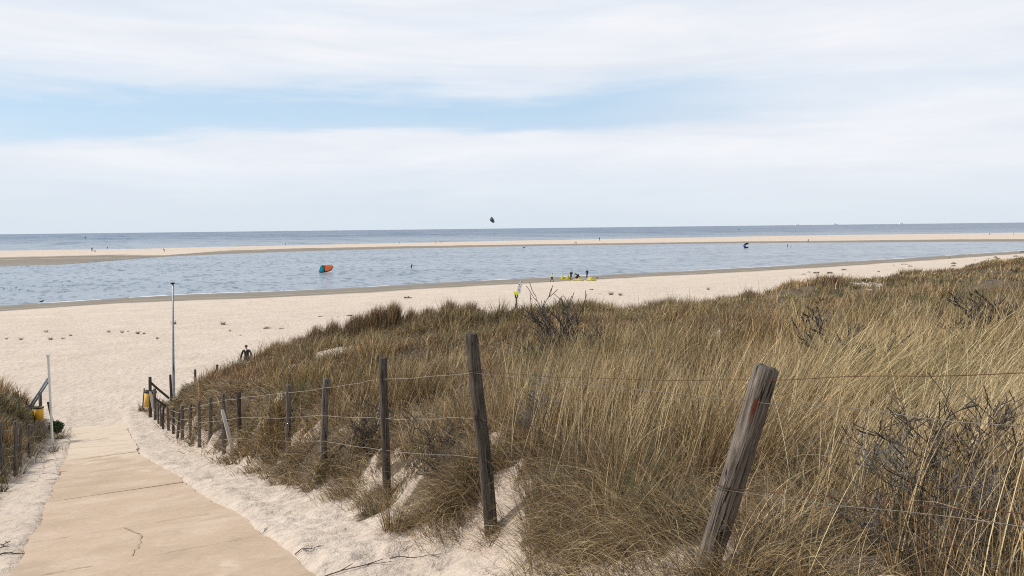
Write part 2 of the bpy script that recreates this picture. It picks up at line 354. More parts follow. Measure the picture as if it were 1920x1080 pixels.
def water_material():
    m = mat('water', (.045, .075, .09), .22, spec=.42); t = NT(m); t.b.inputs['IOR'].default_value = 1.33
    p = t.pos()
    mp = t.n('ShaderNodeMapping'); mp.inputs['Rotation'].default_value = (0, 0, R(-28)); t.link(p, mp.inputs[0])
    sp0 = t.n('ShaderNodeSeparateXYZ'); t.link(p, sp0.inputs[0])
    acc = None
    for (sx, sy, det, k0, k1) in ((.85, .24, 3, 1.0, .50), (.3, .08, 3, .26, .50), (.05, .010, 3, .05, .34), (.015, .0025, 3, .0, .34)):
        q = t.n('ShaderNodeTexNoise'); q.inputs['Scale'].default_value = 1; q.inputs['Detail'].default_value = det; q.inputs['Roughness'].default_value = .6; q.inputs['Distortion'].default_value = .3
        m2 = t.n('ShaderNodeMapping'); m2.inputs['Scale'].default_value = (sx, sy, 1); t.link(mp.outputs[0], m2.inputs[0]); t.link(m2.outputs[0], q.inputs[0])
        v = t.n('ShaderNodeVectorMath', operation='SUBTRACT'); t.link(q.outputs['Color'], v.inputs[0]); v.inputs[1].default_value = (.5, .5, .5)
        v2 = t.n('ShaderNodeVectorMath', operation='SCALE'); t.link(v.outputs[0], v2.inputs[0]); t.link(t.mr(sp0.outputs[1], 380, 700, k0, k1), v2.inputs['Scale'])
        if acc is None: acc = v2.outputs[0]
        else:
            ad = t.n('ShaderNodeVectorMath', operation='ADD'); t.link(acc, ad.inputs[0]); t.link(v2.outputs[0], ad.inputs[1]); acc = ad.outputs[0]
    ml = t.n('ShaderNodeVectorMath', operation='MULTIPLY'); t.link(acc, ml.inputs[0]); ml.inputs[1].default_value = (1, 2.2, 0)
    ad = t.n('ShaderNodeVectorMath', operation='ADD'); t.link(ml.outputs[0], ad.inputs[0]); ad.inputs[1].default_value = (0, 0, 1)
    nm = t.n('ShaderNodeVectorMath', operation='NORMALIZE'); t.link(ad.outputs[0], nm.inputs[0]); t.link(nm.outputs[0], t.b.inputs['Normal'])
    # silty near the banks, deeper blue-green out at sea
    sp = t.n('ShaderNodeSeparateXYZ'); t.link(p, sp.inputs[0])
    far = t.mr(sp.outputs[1], 420, 1500)
    patch = t.noise(1, 4, .55, sc3=(.012, .03, 1))
    shal = t.ramp(patch, [(.35, (.13, .165, .205)), (.65, (.20, .23, .27))])
    t.link(t.mr(sp.outputs[1], 420, 700, .45, .14), t.b.inputs['Specular IOR Level']); t.link(t.mix(far, shal, (.018, .058, .12)), t.b.inputs['Base Color'])
    return m
def concrete_material():
    m = mat('concrete', (.5, .4, .28), .9, spec=.15); t = NT(m)
    n1 = t.noise(.8, 5, .6); n2 = t.noise(14, 5, .7); n3 = t.noise(120, 2, .5)
    c = t.ramp(n1, [(.28, (.38, .283, .20)), (.5, (.43, .323, .235)), (.72, (.49, .38, .29))])
    c = t.mix(.5, c, t.mix(1.0, c, t.ramp(n2, [(.3, (.72, .70, .68)), (.5, (1, 1, 1)), (.75, (1.12, 1.1, 1.08))]), 'MULTIPLY'))
    # sand blown over the slabs, thicker towards the beach
    sp = t.n('ShaderNodeSeparateXYZ'); t.link(t.pos(), sp.inputs[0])
    thick = t.mr(sp.outputs[2], 4.6, 1.3, 0, .62)
    sm = t.math('GREATER_THAN', t.math('ADD', t.noise(1.1, 6, .62, dist=.6), thick), .66)
    sm2 = t.mr(t.math('ADD', t.noise(1.1, 6, .65, dist=.6), thick), .56, .78)
    c = t.mix(t.math('MULTIPLY', sm2, .75), c, (.555, .46, .36))
    st_ = t.noise(.55, 6, .7, dist=1.2); c = t.mix(t.math('MULTIPLY', t.mr(st_, .52, .66), .5), c, (.31, .24, .17))
    c = t.mix(t.math('MULTIPLY', t.mr(t.noise(3.2, 5, .7, dist=.8), .56, .7), .35), c, (.52, .43, .335))
    vo = t.n('ShaderNodeTexVoronoi'); vo.inputs['Scale'].default_value = 30; t.link(t.pos(), vo.inputs[0])
    pit = t.math('MULTIPLY', t.math('LESS_THAN', vo.outputs['Distance'], .12), t.math('GREATER_THAN', t.noise(2.2, 3), .56))
    c = t.mix(pit, c, (.27, .21, .15))
    t.link(c, t.b.inputs['Base Color'])
    h = t.math('ADD', t.math('MULTIPLY', n2, 1), t.math('MULTIPLY', n3, .35)); t.link(t.bump(h, .45, .012), t.b.inputs['Normal'])
    return m
def wood_material(name='weathered_wood', a=(.10, .085, .07), b=(.26, .235, .21), sc=(1, 1, .05), scale=70, rust=False):
    m = mat(name, b, .85, spec=.15); t = NT(m); o = t.obj()
    n1 = t.noise(scale, 5, .65, vec=o, sc3=sc, dist=.6); n2 = t.noise(5, 4, .6, vec=o); n3 = t.noise(scale * .35, 3, .5, vec=o, sc3=(1, 1, .03), dist=.3)
    c = t.ramp(n1, [(.28, tuple(q * .35 for q in a)), (.42, a), (.68, b)])
    c = t.mix(t.mr(n2, .45, .7), c, tuple(q * .8 for q in b)) if False else t.mix(.5, c, t.mix(1.0, c, t.ramp(n2, [(.3, (.55, .52, .5)), (.7, (1.25, 1.22, 1.2))]), 'MULTIPLY'))
    crack = t.math('LESS_THAN', t.math('ABSOLUTE', t.math('SUBTRACT', n3, .47)), .012)
    c = t.mix(crack, c, (.02, .016, .013))
    if rust:
        sp = t.n('ShaderNodeSeparateXYZ'); t.link(o, sp.inputs[0])
        (vx, vy), zt = rust
        rz = t.math('MULTIPLY', t.mr(sp.outputs[2], zt - .15, zt - .06), t.mr(sp.outputs[2], zt + .012, zt - .004))
        lat = t.math('ADD', t.math('MULTIPLY', sp.outputs[0], -vy), t.math('MULTIPLY', sp.outputs[1], vx))
        fr_ = t.math('ADD', t.math('MULTIPLY', sp.outputs[0], vx), t.math('MULTIPLY', sp.outputs[1], vy))
        rx = t.mr(t.math('ABSOLUTE', t.math('ADD', lat, t.math('MULTIPLY', t.math('SUBTRACT', n2, .35), .06))), .018, .006)
        c = t.mix(t.math('MULTIPLY', t.math('MULTIPLY', rz, rx), t.math('GREATER_THAN', fr_, 0)), c, (.10, .032, .016))
    t.link(c, t.b.inputs['Base Color'])
    h = t.math('SUBTRACT', n1, t.math('MULTIPLY', crack, .6)); t.link(t.bump(h, .9, .012), t.b.inputs['Normal'])
    return m
def noisy(name, c1, c2, scale=12, rough=.8, metal=0, sc3=None, bump=.3):
    m = mat(name, c1, rough, metal); t = NT(m); n = t.noise(scale, 4, .6, vec=t.obj(), sc3=sc3)
    t.link(t.ramp(n, [(.35, c1), (.65, c2)]), t.b.inputs['Base Color'])
    if bump: t.link(t.bump(n, bump, .01), t.b.inputs['Normal'])
    return m
def grass_material():
    m = bpy.data.materials.new('dry_grass'); m.use_nodes = True; nt = m.node_tree; N = nt.nodes; L = nt.links
    b = N['Principled BSDF']; out = N['Material Output']
    at = N.new('ShaderNodeAttribute'); at.attribute_name = 'Col'
    b.inputs['Roughness'].default_value = .6; b.inputs['Specular IOR Level'].default_value = .25; L.new(at.outputs['Color'], b.inputs['Base Color'])
    tr = N.new('ShaderNodeBsdfTranslucent'); L.new(at.outputs['Color'], tr.inputs[0])
    mx = N.new('ShaderNodeMixShader'); mx.inputs[0].default_value = .11; L.new(b.outputs[0], mx.inputs[1]); L.new(tr.outputs[0], mx.inputs[2]); L.new(mx.outputs[0], out.inputs[0])
    return m
def post_frame(top, base, sink):
    t_, b_ = Vector(top), Vector(base); ax = (t_ - b_).normalized(); q = ax.to_track_quat('Z', 'Y')
    d = q.inverted() @ Vector((-b_.x, -b_.y, 0)).normalized(); return (d.x, d.y), (t_ - b_).length + sink - .17
_rust = post_frame(at_depth(1437, 690, 4.1), at_depth(1306, 1110, 4.1), .5)
M = dict(sand=sand_material(), water=water_material(), concrete=concrete_material(), grass=grass_material(),
    wood=wood_material(), wood_near=wood_material('grey_split_wood', (.10, .083, .068), (.27, .235, .20), rust=_rust),
    wood_dark=wood_material('dark_weathered_wood', (.055, .047, .04), (.15, .13, .11)),
    wood_pale=noisy('bleached_wood', (.42, .38, .33), (.58, .54, .49), 20, .85, 0, (1, 1, .1)),
    rust=noisy('rusty_wire', (.06, .028, .018), (.13, .055, .03), 60, .85), wire=noisy('dull_wire', (.10, .09, .075), (.24, .21, .17), 40, .6, .3),
    joint=noisy('joint_dirt', (.24, .18, .12), (.40, .31, .22), 8, .95), white=noisy('white_paint', (.70, .68, .62), (.80, .79, .75), 6, .5, bump=.05),
    palewire=noisy('pale_wire', (.26, .23, .19), (.42, .38, .32), 40, .6, .2), railgrey=noisy('dark_grey_rail', (.07, .085, .10), (.14, .16, .18), 9, .6, bump=.05), galv=noisy('galvanised_steel', (.30, .32, .34), (.42, .44, .45), 9, .45, .6, bump=.05), yellow=noisy('yellow_plastic', (.62, .33, .03), (.72, .42, .05), 5, .5, bump=.05),
    signyellow=noisy('bright_yellow_board', (.72, .80, .02), (.78, .84, .05), 5, .5, bump=.02), black=noisy('black_rubber', (.012, .013, .014), (.022, .024, .026), 14, .6, bump=.1),
    signwhite=noisy('white_sign_panel', (.72, .73, .72), (.80, .80, .79), 6, .4, bump=.02), mark=mat('sign_print', (.03, .03, .035), .6),
    kiteyellow=noisy('yellow_kite_fabric', (.75, .66, .03), (.85, .78, .10), 3, .55), kitewhite=noisy('white_kite_fabric', (.70, .70, .70), (.82, .82, .82), 3, .5),
    teal=noisy('teal_kite_fabric', (.04, .45, .55), (.06, .55, .65), 2, .5), orange=noisy('orange_kite_fabric', (1.0, .36, .16), (1.0, .46, .22), 2, .5),
    greykite=noisy('grey_kite_fabric', (.18, .19, .20), (.62, .64, .66), 1.6, .5), purple=noisy('purple_kite_fabric', (.03, .02, .12), (.10, .07, .30), 2, .5), lilac=noisy('lilac_kite_fabric', (.40, .36, .62), (.55, .52, .74), 2, .5),
    skin=noisy('skin', (.42, .24, .17), (.52, .32, .24), 20, .6, bump=0), hair=noisy('dark_hair', (.02, .014, .010), (.045, .03, .02), 60, .7), jacket=noisy('dark_jacket', (.012, .014, .015), (.03, .033, .035), 12, .8),
    trousers=noisy('dark_trousers', (.02, .022, .028), (.04, .042, .05), 12, .85), shirt=noisy('white_shirt', (.75, .75, .75), (.82, .82, .82), 9, .8), hivis=noisy('bright_yellow_jacket', (.65, .75, .06), (.75, .85, .12), 9, .7),
    olive=noisy('olive_jacket', (.05, .05, .035), (.09, .085, .06), 9, .85), shoe=noisy('dark_shoes', (.015, .012, .01), (.03, .025, .02), 9, .7), twig=noisy('bare_twigs', (.045, .035, .028), (.11, .09, .075), 30, .9),
    greytwig=noisy('grey_twigs', (.10, .088, .075), (.22, .20, .18), 30, .9), feather=noisy('dark_feathers', (.02, .02, .02), (.06, .055, .05), 30, .7), ship=noisy('haze_paled_hull', (.88, .90, .92), (.92, .94, .95), 1, .7), buoy=noisy('dark_buoy', (.02, .025, .03), (.05, .05, .06), 2, .6),  # ship: distance haze is put into the hull colour by paling it
    foam=noisy('foam', (.70, .72, .74), (.82, .83, .84), 3, .7), bush=noisy('green_bush_leaves', (.03, .055, .015), (.06, .10, .03), 9, .7), weed=noisy('beach_weed', (.07, .06, .035), (.14, .12, .07), 14, .85))

for k_ in ('teal', 'orange', 'greykite', 'lilac', 'purple', 'kiteyellow', 'kitewhite'):
    nt_ = M[k_].node_tree; b_ = nt_.nodes['Principled BSDF']; tr_ = nt_.nodes.new('ShaderNodeBsdfTranslucent'); nt_.links.new(b_.inputs['Base Color'].links[0].from_socket, tr_.inputs[0])
    mx_ = nt_.nodes.new('ShaderNodeMixShader'); mx_.inputs[0].default_value = .6; nt_.links.new(b_.outputs[0], mx_.inputs[1]); nt_.links.new(tr_.outputs[0], mx_.inputs[2]); nt_.links.new(mx_.outputs[0], nt_.nodes['Material Output'].inputs[0])
# ------------------------------------------------------------------ ground sheet (polar grid round the viewpoint, reaches the horizon)
def build_ground():
    th = np.concatenate([np.linspace(-180, -46, 68)[:-1], np.linspace(-46, 46, 860), np.linspace(46, 180, 68)[1:]]) * math.pi / 180
    rr = [0.3]
    while rr[-1] < 900: rr.append(rr[-1] * 1.0078 + .012)
    rr += list(np.geomspace(960, 42000, 26))
    rr = np.array(rr)
    T, RR = np.meshgrid(th, rr); X = np.sin(T) * RR; Y = np.cos(T) * RR
    Z = ground(X, Y)
    n, mth = X.shape
    V = np.stack([X, Y, Z], -1).reshape(-1, 3)
    # nudge the seam closed: first and last columns coincide
    i = np.arange(n - 1)[:, None] * mth + np.arange(mth - 1)[None, :]
    F = np.stack([i, i + 1, i + 1 + mth, i + mth], -1).reshape(-1, 4)[:, ::-1]
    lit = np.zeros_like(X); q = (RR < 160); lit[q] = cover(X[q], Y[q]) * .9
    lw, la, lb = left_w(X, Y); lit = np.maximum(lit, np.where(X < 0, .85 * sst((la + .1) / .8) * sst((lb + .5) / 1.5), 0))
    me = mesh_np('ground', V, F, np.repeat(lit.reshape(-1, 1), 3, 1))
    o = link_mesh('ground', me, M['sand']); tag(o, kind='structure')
def mesh_np(name, V, F, colors=None):
    me = bpy.data.meshes.new(name); me.vertices.add(len(V)); me.vertices.foreach_set('co', np.ascontiguousarray(V, np.float32).ravel())
    k = F.shape[1]; me.loops.add(F.size); me.loops.foreach_set('vertex_index', np.ascontiguousarray(F, np.int32).ravel())
    me.polygons.add(len(F)); me.polygons.foreach_set('loop_start', np.arange(0, F.size, k, dtype=np.int32)); me.polygons.foreach_set('loop_total', np.full(len(F), k, np.int32))
    me.update(calc_edges=True)
    if colors is not None:
        ca = me.color_attributes.new('Col', 'FLOAT_COLOR', 'POINT')
        ca.data.foreach_set('color', np.ascontiguousarray(np.hstack([colors, np.ones((len(colors), 1))]), np.float32).ravel())
    return me
# (the ground sheet is built once the grass cover map is known, further down)
# ------------------------------------------------------------------ sea and lagoon: one water sheet at level 0
def build_water():
    mb = MB(); Rr = 45000
    xs = [-Rr, -3000, -800, -300, 0, 300, 800, 3000, Rr]; ys = [60, 200, 400, 700, 1500, 5000, Rr]
    vs = [(x, y, 0) for y in ys for x in xs]; nx = len(xs)
    mb.add(vs, [(j * nx + i, j * nx + i + 1, (j + 1) * nx + i + 1, (j + 1) * nx + i) for j in range(len(ys) - 1) for i in range(nx - 1)])
    o = mb.build('water', M['water'], smooth=False); tag(o, kind='structure')
build_water()
# foam lip where the lagoon laps the near beach, and surf on the bar's sea side
def shoreline(fn, x0, x1, n, lo_y, hi_y, rising):
    pts = []
    for x in np.linspace(x0, x1, n):
        ys = np.linspace(fn(x) + lo_y, fn(x) + hi_y, 120); z = ground(np.full_like(ys, x), ys, False)
        sgn = np.where(np.diff(np.sign(z - .012)) != 0)[0]
        if len(sgn): pts.append((x, ys[sgn[0] if rising else sgn[-1]]))
    return pts
def foam_strip(pts, wid, seed, gap, name_, label):
    V = []; F = []; on = False
    for k, (x, y) in enumerate(pts):
        g = vn(np.array(k * .11), np.array(seed * 3.1), seed) + .5; ok = g > gap
        ww = wid * (.35 + 1.3 * max(0, float(g) - gap)) * (1 + .8 * float(vn(np.array(k * .9), np.array(0.), seed + 3)))
        V += [(x, y - ww * .25, .035), (x, y + ww * .5, .05), (x, y + ww, .008)]
        b = len(V) - 3
        if ok and on: F += [(b - 3, b, b + 1, b - 2), (b - 2, b + 1, b + 2, b - 1)]
        on = ok
    mb = MB(); mb.add(V, F); o = mb.build(name_, M['foam']); tag(o, label, 'foam', kind='stuff')
foam_strip(shoreline(f_near, -110, 300, 700, -25, 25, True), 1.0, 61, .40, 'foam', 'thin white foam line where the lagoon laps the near beach')
foam_strip(shoreline(f_barf, -420, 650, 800, -60, 60, False), 7.0, 62, .34, 'surf', 'broken white surf along the sea side of the far sandbar')

# ------------------------------------------------------------------ concrete path
def build_path():
    joints = [s_of(hit_fn(prof, *p)[:2]) for p in ((340, 1033), (240, 990), (215, 924), (195, 884), (185, 857))]
    js = [joints[0] - 9.6, joints[0] - 7.2, joints[0] - 4.6, joints[0] - 2.2] + list(joints)
    while js[-1] < PATH_END - 2: js.append(js[-1] + 2.9)
    js.append(PATH_END)
    mb = MB(); nx = 28
    for a, b in zip(js[:-1], js[1:]):
        g = .003; a2, b2 = a + g, b - g; ns = max(4, int((b2 - a2) / .12)); V = []
        tilt = random.uniform(-.006, .006); lift = random.uniform(-.004, .004)
        for i in range(ns + 1):
            s = a2 + (b2 - a2) * i / ns
            e0, e1 = float(edgeL(s)), float(edgeR(s))
            e0 += .10 * float(vn(s * .7, 1.0, 71)) + .05 * float(vn(s * 3.3, 2.0, 72)); e1 += .12 * float(vn(s * .8, 5.0, 73)) + .05 * float(vn(s * 3.7, 6.0, 74))
            for k in range(nx + 1):
                o = e0 + (e1 - e0) * k / nx
                js_skew = .0; ss = s + .02 * float(vn(o * 1.5, a, 75))
                x = ss * U[0] + o * U[1]; y = ss * U[1] - o * U[0]
                z = float(prof(x, y)) + .012 + lift + tilt * (o - (e0 + e1) / 2) - .05 * max(0, min(1, (s - PATH_END + 7) / 7)) ** 2
                V.append((x, y, z))
        F = [(i * (nx + 1) + k, i * (nx + 1) + k + 1, (i + 1) * (nx + 1) + k + 1, (i + 1) * (nx + 1) + k) for i in range(ns) for k in range(nx)]
        # skirt
        base = len(V); rim = [k for k in range(nx + 1)] + [i * (nx + 1) + nx for i in range(1, ns + 1)] + [ns * (nx + 1) + k for k in range(nx - 1, -1, -1)] + [i * (nx + 1) for i in range(ns - 1, 0, -1)]
        V += [(V[r][0], V[r][1], V[r][2] - .1) for r in rim]
        F += [(rim[q], rim[(q + 1) % len(rim)], base + (q + 1) % len(rim), base + q) for q in range(len(rim))]
        mb.add(V, F)
    def ribbon(pts, wd, mi=1):
        V = []
        for i, p in enumerate(pts):
            q = pts[min(i + 1, len(pts) - 1)]; r_ = pts[max(i - 1, 0)]; d = np.array([q[0] - r_[0], q[1] - r_[1]]); d = d / (np.linalg.norm(d) + 1e-9)
            ww = wd * random.uniform(.4, 1.3); nrm = np.array([-d[1], d[0]]) * ww / 2
            z = float(prof(p[0], p[1])) + .022
            V += [(p[0] + nrm[0], p[1] + nrm[1], z), (p[0] - nrm[0], p[1] - nrm[1], z)]
        mb.add(V, [(2 * i, 2 * i + 1, 2 * i + 3, 2 * i + 2) for i in range(len(pts) - 1)], mi)
    # worn joints filled with dirt (broken lines) and the crack
    for j in [q for q in js[4:-1] if q < PATH_END - 12]:
        e0, e1 = float(edgeL(j)), float(edgeR(j)); run = []
        for o in np.arange(e0 + .05, e1 - .05, .05):
            if float(vn(o * 1.3, j, 76)) > -.22:
                s = j + .012 * math.sin(o * 9) + .01 * random.uniform(-1, 1); run.append((s * U[0] + o * U[1], s * U[1] - o * U[0]))
            else:
                if len(run) > 2: ribbon(run, .014)
                run = []
        if len(run) > 2: ribbon(run, .014)
    cr = [(233, 991), (244, 996), (252, 1000), (262, 1003), (266, 1008), (262, 1014), (265, 1020), (258, 1024), (260, 1030), (252, 1033), (250, 1040), (248, 1045)]
    ribbon([hit_fn(prof, *p)[:2] for p in cr], .02)
    tag(mb.build('path', [M['concrete'], M['joint']], smooth=False), kind='structure')
build_path()

# ------------------------------------------------------------------ grass
def blades(P, L, Wd, az, tilt, bend, C, K, side=None, droop=0.0):
    n = len(P); pos = P.copy(); V = np.zeros((n, K + 1, 2, 3)); CC = np.zeros((n, K + 1, 2, 3))
    if side is None: side = RNG.uniform(0, 2 * math.pi, n)
    sx = np.stack([np.cos(side), np.sin(side), RNG.uniform(-.3, .3, n)], -1)
    tw = RNG.uniform(-.25, .25, n)
    for k in range(K + 1):
        t = k / K
        wv = Wd * (1 - .92 * t ** 1.6) / 2
        V[:, k, 0] = pos + sx * wv[:, None]; V[:, k, 1] = pos - sx * wv[:, None]
        CC[:, k] = (C * (1 + .12 * t))[:, None, :]
        a = tilt + bend * (t + .5 / K) ** 1.4
        az2 = az + tw * t * 2
        d = np.stack([np.sin(a) * np.cos(az2), np.sin(a) * np.sin(az2), np.cos(a)], -1)
        pos = pos + d * (L / K)[:, None]
    base = (np.arange(n) * (K + 1) * 2)[:, None] + (np.arange(K) * 2)[None, :]
    F = np.stack([base, base + 1, base + 3, base + 2], -1).reshape(-1, 4)
    return V.reshape(-1, 3), F, CC.reshape(-1, 3)
PAL = np.array([(.40, .285, .145), (.245, .172, .088), (.145, .108, .062), (.06, .048, .03), (.11, .115, .055), (.64, .51, .30)])
def cover(x, y):
    """how thickly the dune is grown, 0..1"""
    wa, wb, wd, a, b = dune_w(x, y)
    n = fbm(x / 1.0, y / 1.0, 4, 81, .65); n2 = fbm(x / 5, y / 5, 2, 84); so = x * U[1] - y * U[0]; ss_ = x * U[0] + y * U[1]; st = fbm((so + .5 * vn(ss_ / .8, so / .8, 95)) / .9, (ss_ + .5 * so + .7 * vn(x / .9, y / .9, 96)) / .5, 4, 91, .7)
    bank = np.clip(1.5 - a / 1.1, 0, 1)
    c = sst((a + .06 + n * .5 + st * .4 - .30 * np.clip(1.6 - np.hypot(x, y) / 7.5, 0, 1) - .52 * np.clip((np.hypot(x, y) - 15) / 7, 0, 1)) / .3) * np.where(bank > 0, sst((st * .9 + n * .7 + .58 + .6 * (1 - bank)) / .22), 1)
    c = c * sst((b + 1.2 + n * 3) / 2.5)
    c = c * np.where(n2 * .7 + n * .5 < -.47, .1, 1.0)
    for (hx, hy, r) in BARE:
        c = c * sst((np.hypot(x - hx, y - hy) / r) * 1.2 - .3 + n * 1.2)
    return c
BARE = []
for (px, py, r) in ((650, 656, 1.2), (550, 690, .5), (1600, 1035, .22), (1090, 985, .16), (940, 915, .28), (760, 905, .28), (690, 890, .2), (560, 830, .3), (1885, 500, 2.2), (320, 755, 1.2)):
    p = hit_fn(lambda x, y: ground(x, y, False), px, py); BARE.append((p[0], p[1], r))
def field(r0, r1, dens, nb, K, wmin, hgt, seed, left=False):
    area_th = (R(-44), R(44))
    A = (area_th[1] - area_th[0]) * (r1 ** 2 - r0 ** 2) / 2; n = int(A * dens)
    rr = np.sqrt(RNG.uniform(r0 ** 2, r1 ** 2, n)); th = RNG.uniform(*area_th, n); x = np.sin(th) * rr; y = np.cos(th) * rr
    if left:
        lw, a, b = left_w(x, y); keep = sst((a - .0 + fbm(x, y, 3, 86)) / .8) * sst((b + .6) / 1.2) * (x < -5)
    else: keep = cover(x, y)
    a_b = dune_w(x, y)[3]
    gap = sst((fbm(x / (.42 + r0 / 60), y / (.42 + r0 / 60), 2, seed + 7) + .30) / .28)
    hollow = .12 + .88 * sst((fbm(x / 1.35, y / 1.35, 2, 401) + .24) / .16)
    m = RNG.uniform(0, 1, n) < keep * (1 if (left or r0 >= 20) else hollow) * np.maximum((.10 if r0 < 20 else .25) + (.9 if r0 < 20 else .75) * gap, 0 if left else .8 * (a_b < 1.6)); x, y = x[m], y[m]; n = len(x)
    cl = fbm(x / .9, y / .9, 2, seed + 2); tone = fbm(x / 3.5, y / 3.5, 3, seed + 5)
    th_h = hgt * (1 + .9 * cl + .6 * fbm(x / 2.7, y / 2.7, 2, seed + 9)) * RNG.uniform(.75, 1.2, n)
    if not left:
        hol = sst((fbm(x / 1.35, y / 1.35, 2, 401) + .30) / .25); a = dune_w(x, y)[3]; th_h = th_h * (.62 + .38 * hol) ; th_h *= .52 + .48 * sst((a - .2) / 1.5)
    nbl = np.maximum(3, (nb * RNG.uniform(.5, 1.5, n)).astype(int)); idx = np.repeat(np.arange(n), nbl); N = len(idx)
    # wind: everything leans to the right; strongly so in the clumps by the near right post
    lean_az = RNG.normal(R(5), .7, n); wind = .13 + .1 * tone
    strong = np.exp(-(((x - 3.6) / 1.8) ** 2 + ((y - 6.0) / 2.2) ** 2)) if not left else 0 * x
    wind = wind + .62 * strong
    lean_az = lean_az * (1 - .6 * strong) + R(12) * .6 * strong
    rad = .05 + .10 * RNG.uniform(0, 1, n)
    rad = rad * (1 + r0 / 18)
    ph = RNG.uniform(0, 2 * math.pi, N); q = np.sqrt(RNG.uniform(0, 1, N)) * rad[idx]
    bx = x[idx] + np.cos(ph) * q; by = y[idx] + np.sin(ph) * q; bz = ground(bx, by) - .03
    # own spread outwards from the tuft plus the wind
    spread = np.abs(RNG.normal(.02, .20, N)) + .5 * q / rad[idx] * .25
    vx = np.cos(ph) * spread + np.cos(lean_az[idx]) * wind[idx]; vy = np.sin(ph) * spread + np.sin(lean_az[idx]) * wind[idx]
    az = np.arctan2(vy, vx); tilt = np.clip(np.hypot(vx, vy), 0, 1.2)
    L = th_h[idx] * RNG.uniform(.45, 1.15, N) * (1 + .45 * (strong[idx] if not left else 0))
    bend = np.abs(RNG.normal(.35, .35, N)) + .5 * wind[idx] * RNG.uniform(0, 1.6, N)
    fl = RNG.uniform(0, 1, N) < .12; tilt = np.where(fl, tilt + RNG.uniform(.5, 1.2, N), tilt); az = np.where(fl, az + RNG.uniform(-2, 2, N), az)
    d = np.hypot(bx, by)
    W_ = np.maximum(RNG.uniform(.0032, .0078, N), wmin * d)
    t2 = np.clip(tone[idx] + RNG.normal(0, .25, N), -.6, .6)
    pr = np.stack([.30 + .3 * t2, .26 + 0 * t2, .2 - .1 * t2, .13 - .15 * t2, 0.09 - .08 * t2, .08 + .12 * t2], -1); pr = np.clip(pr, .01, None); pr /= pr.sum(1, keepdims=True)
    ch = (RNG.uniform(0, 1, N)[:, None] > np.cumsum(pr, 1)).sum(1).clip(0, 5)
    grn = sst((fbm(x / 1.7, y / 1.7, 2, 402) - .16) / .12)[idx]; ch = np.where(RNG.uniform(0, 1, N) < .6 * grn, 4, ch)
    hue = fbm(x / 1.8, y / 1.8, 2, seed + 15)[idx][:, None]; hue2 = fbm(x / 6, y / 6, 2, 333)[idx][:, None]
    C = PAL[ch] * np.array([[1.06, 1.03, .97]]) * (1 + hue * np.array([[-.12, .05, -.12]]) + hue2 * np.array([[.12, -.02, -.15]])) * RNG.uniform(.7, 1.3, (N, 1)) * (.88 + .35 * (cl[idx] + .3 * tone[idx]))[:, None]
    return blades(np.stack([bx, by, bz], -1), L, W_, az, tilt, bend, C, K)
def thatch(r0, r1, dens, K, wmin, seed, left=False):
    A = R(88) * (r1 ** 2 - r0 ** 2) / 2; n = int(A * dens)
    rr = np.sqrt(RNG.uniform(r0 ** 2, r1 ** 2, n)); th = RNG.uniform(R(-44), R(44), n); x = np.sin(th) * rr; y = np.cos(th) * rr
    if left: lw, a, b = left_w(x, y); keep = sst((a + .25 + fbm(x, y, 3, 86)) / .6) * sst((b + .6) / 1.2) * (x < -5)
    else:
        wa, wb, wd, a, b = dune_w(x, y); cv = cover(x, y); keep = np.where(a < 1.5, np.minimum(1, cv * 1.0 + .04 * (a > -.25)), cv * .55)
    m = RNG.uniform(0, 1, n) < keep; x, y = x[m], y[m]; n = len(x)
    e = .15; g0 = ground(x, y, False); gx = (ground(x + e, y, False) - g0) / e; gy = (ground(x, y + e, False) - g0) / e
    az = np.arctan2(-gy, -gx) + RNG.normal(0, .9, n); sl_ = np.hypot(gx, gy); az = np.where(sl_ < .25, RNG.uniform(0, 6.28, n), az)
    z = ground(x, y) + RNG.uniform(0, .06, n)
    L = RNG.uniform(.16, .62, n); tilt = RNG.uniform(.5, 1.35, n); bend = RNG.uniform(.2, 1.6, n)
    W_ = np.maximum(RNG.uniform(.002, .005, n), wmin * np.hypot(x, y))
    ch = RNG.choice(6, n, p=[.2, .24, .24, .16, .08, .08]); C = PAL[ch] * RNG.uniform(.7, 1.1, (n, 1)) * np.array([1.02, .97, .95])
    return blades(np.stack([x, y, z], -1), L, W_, az, tilt, bend, C, K)
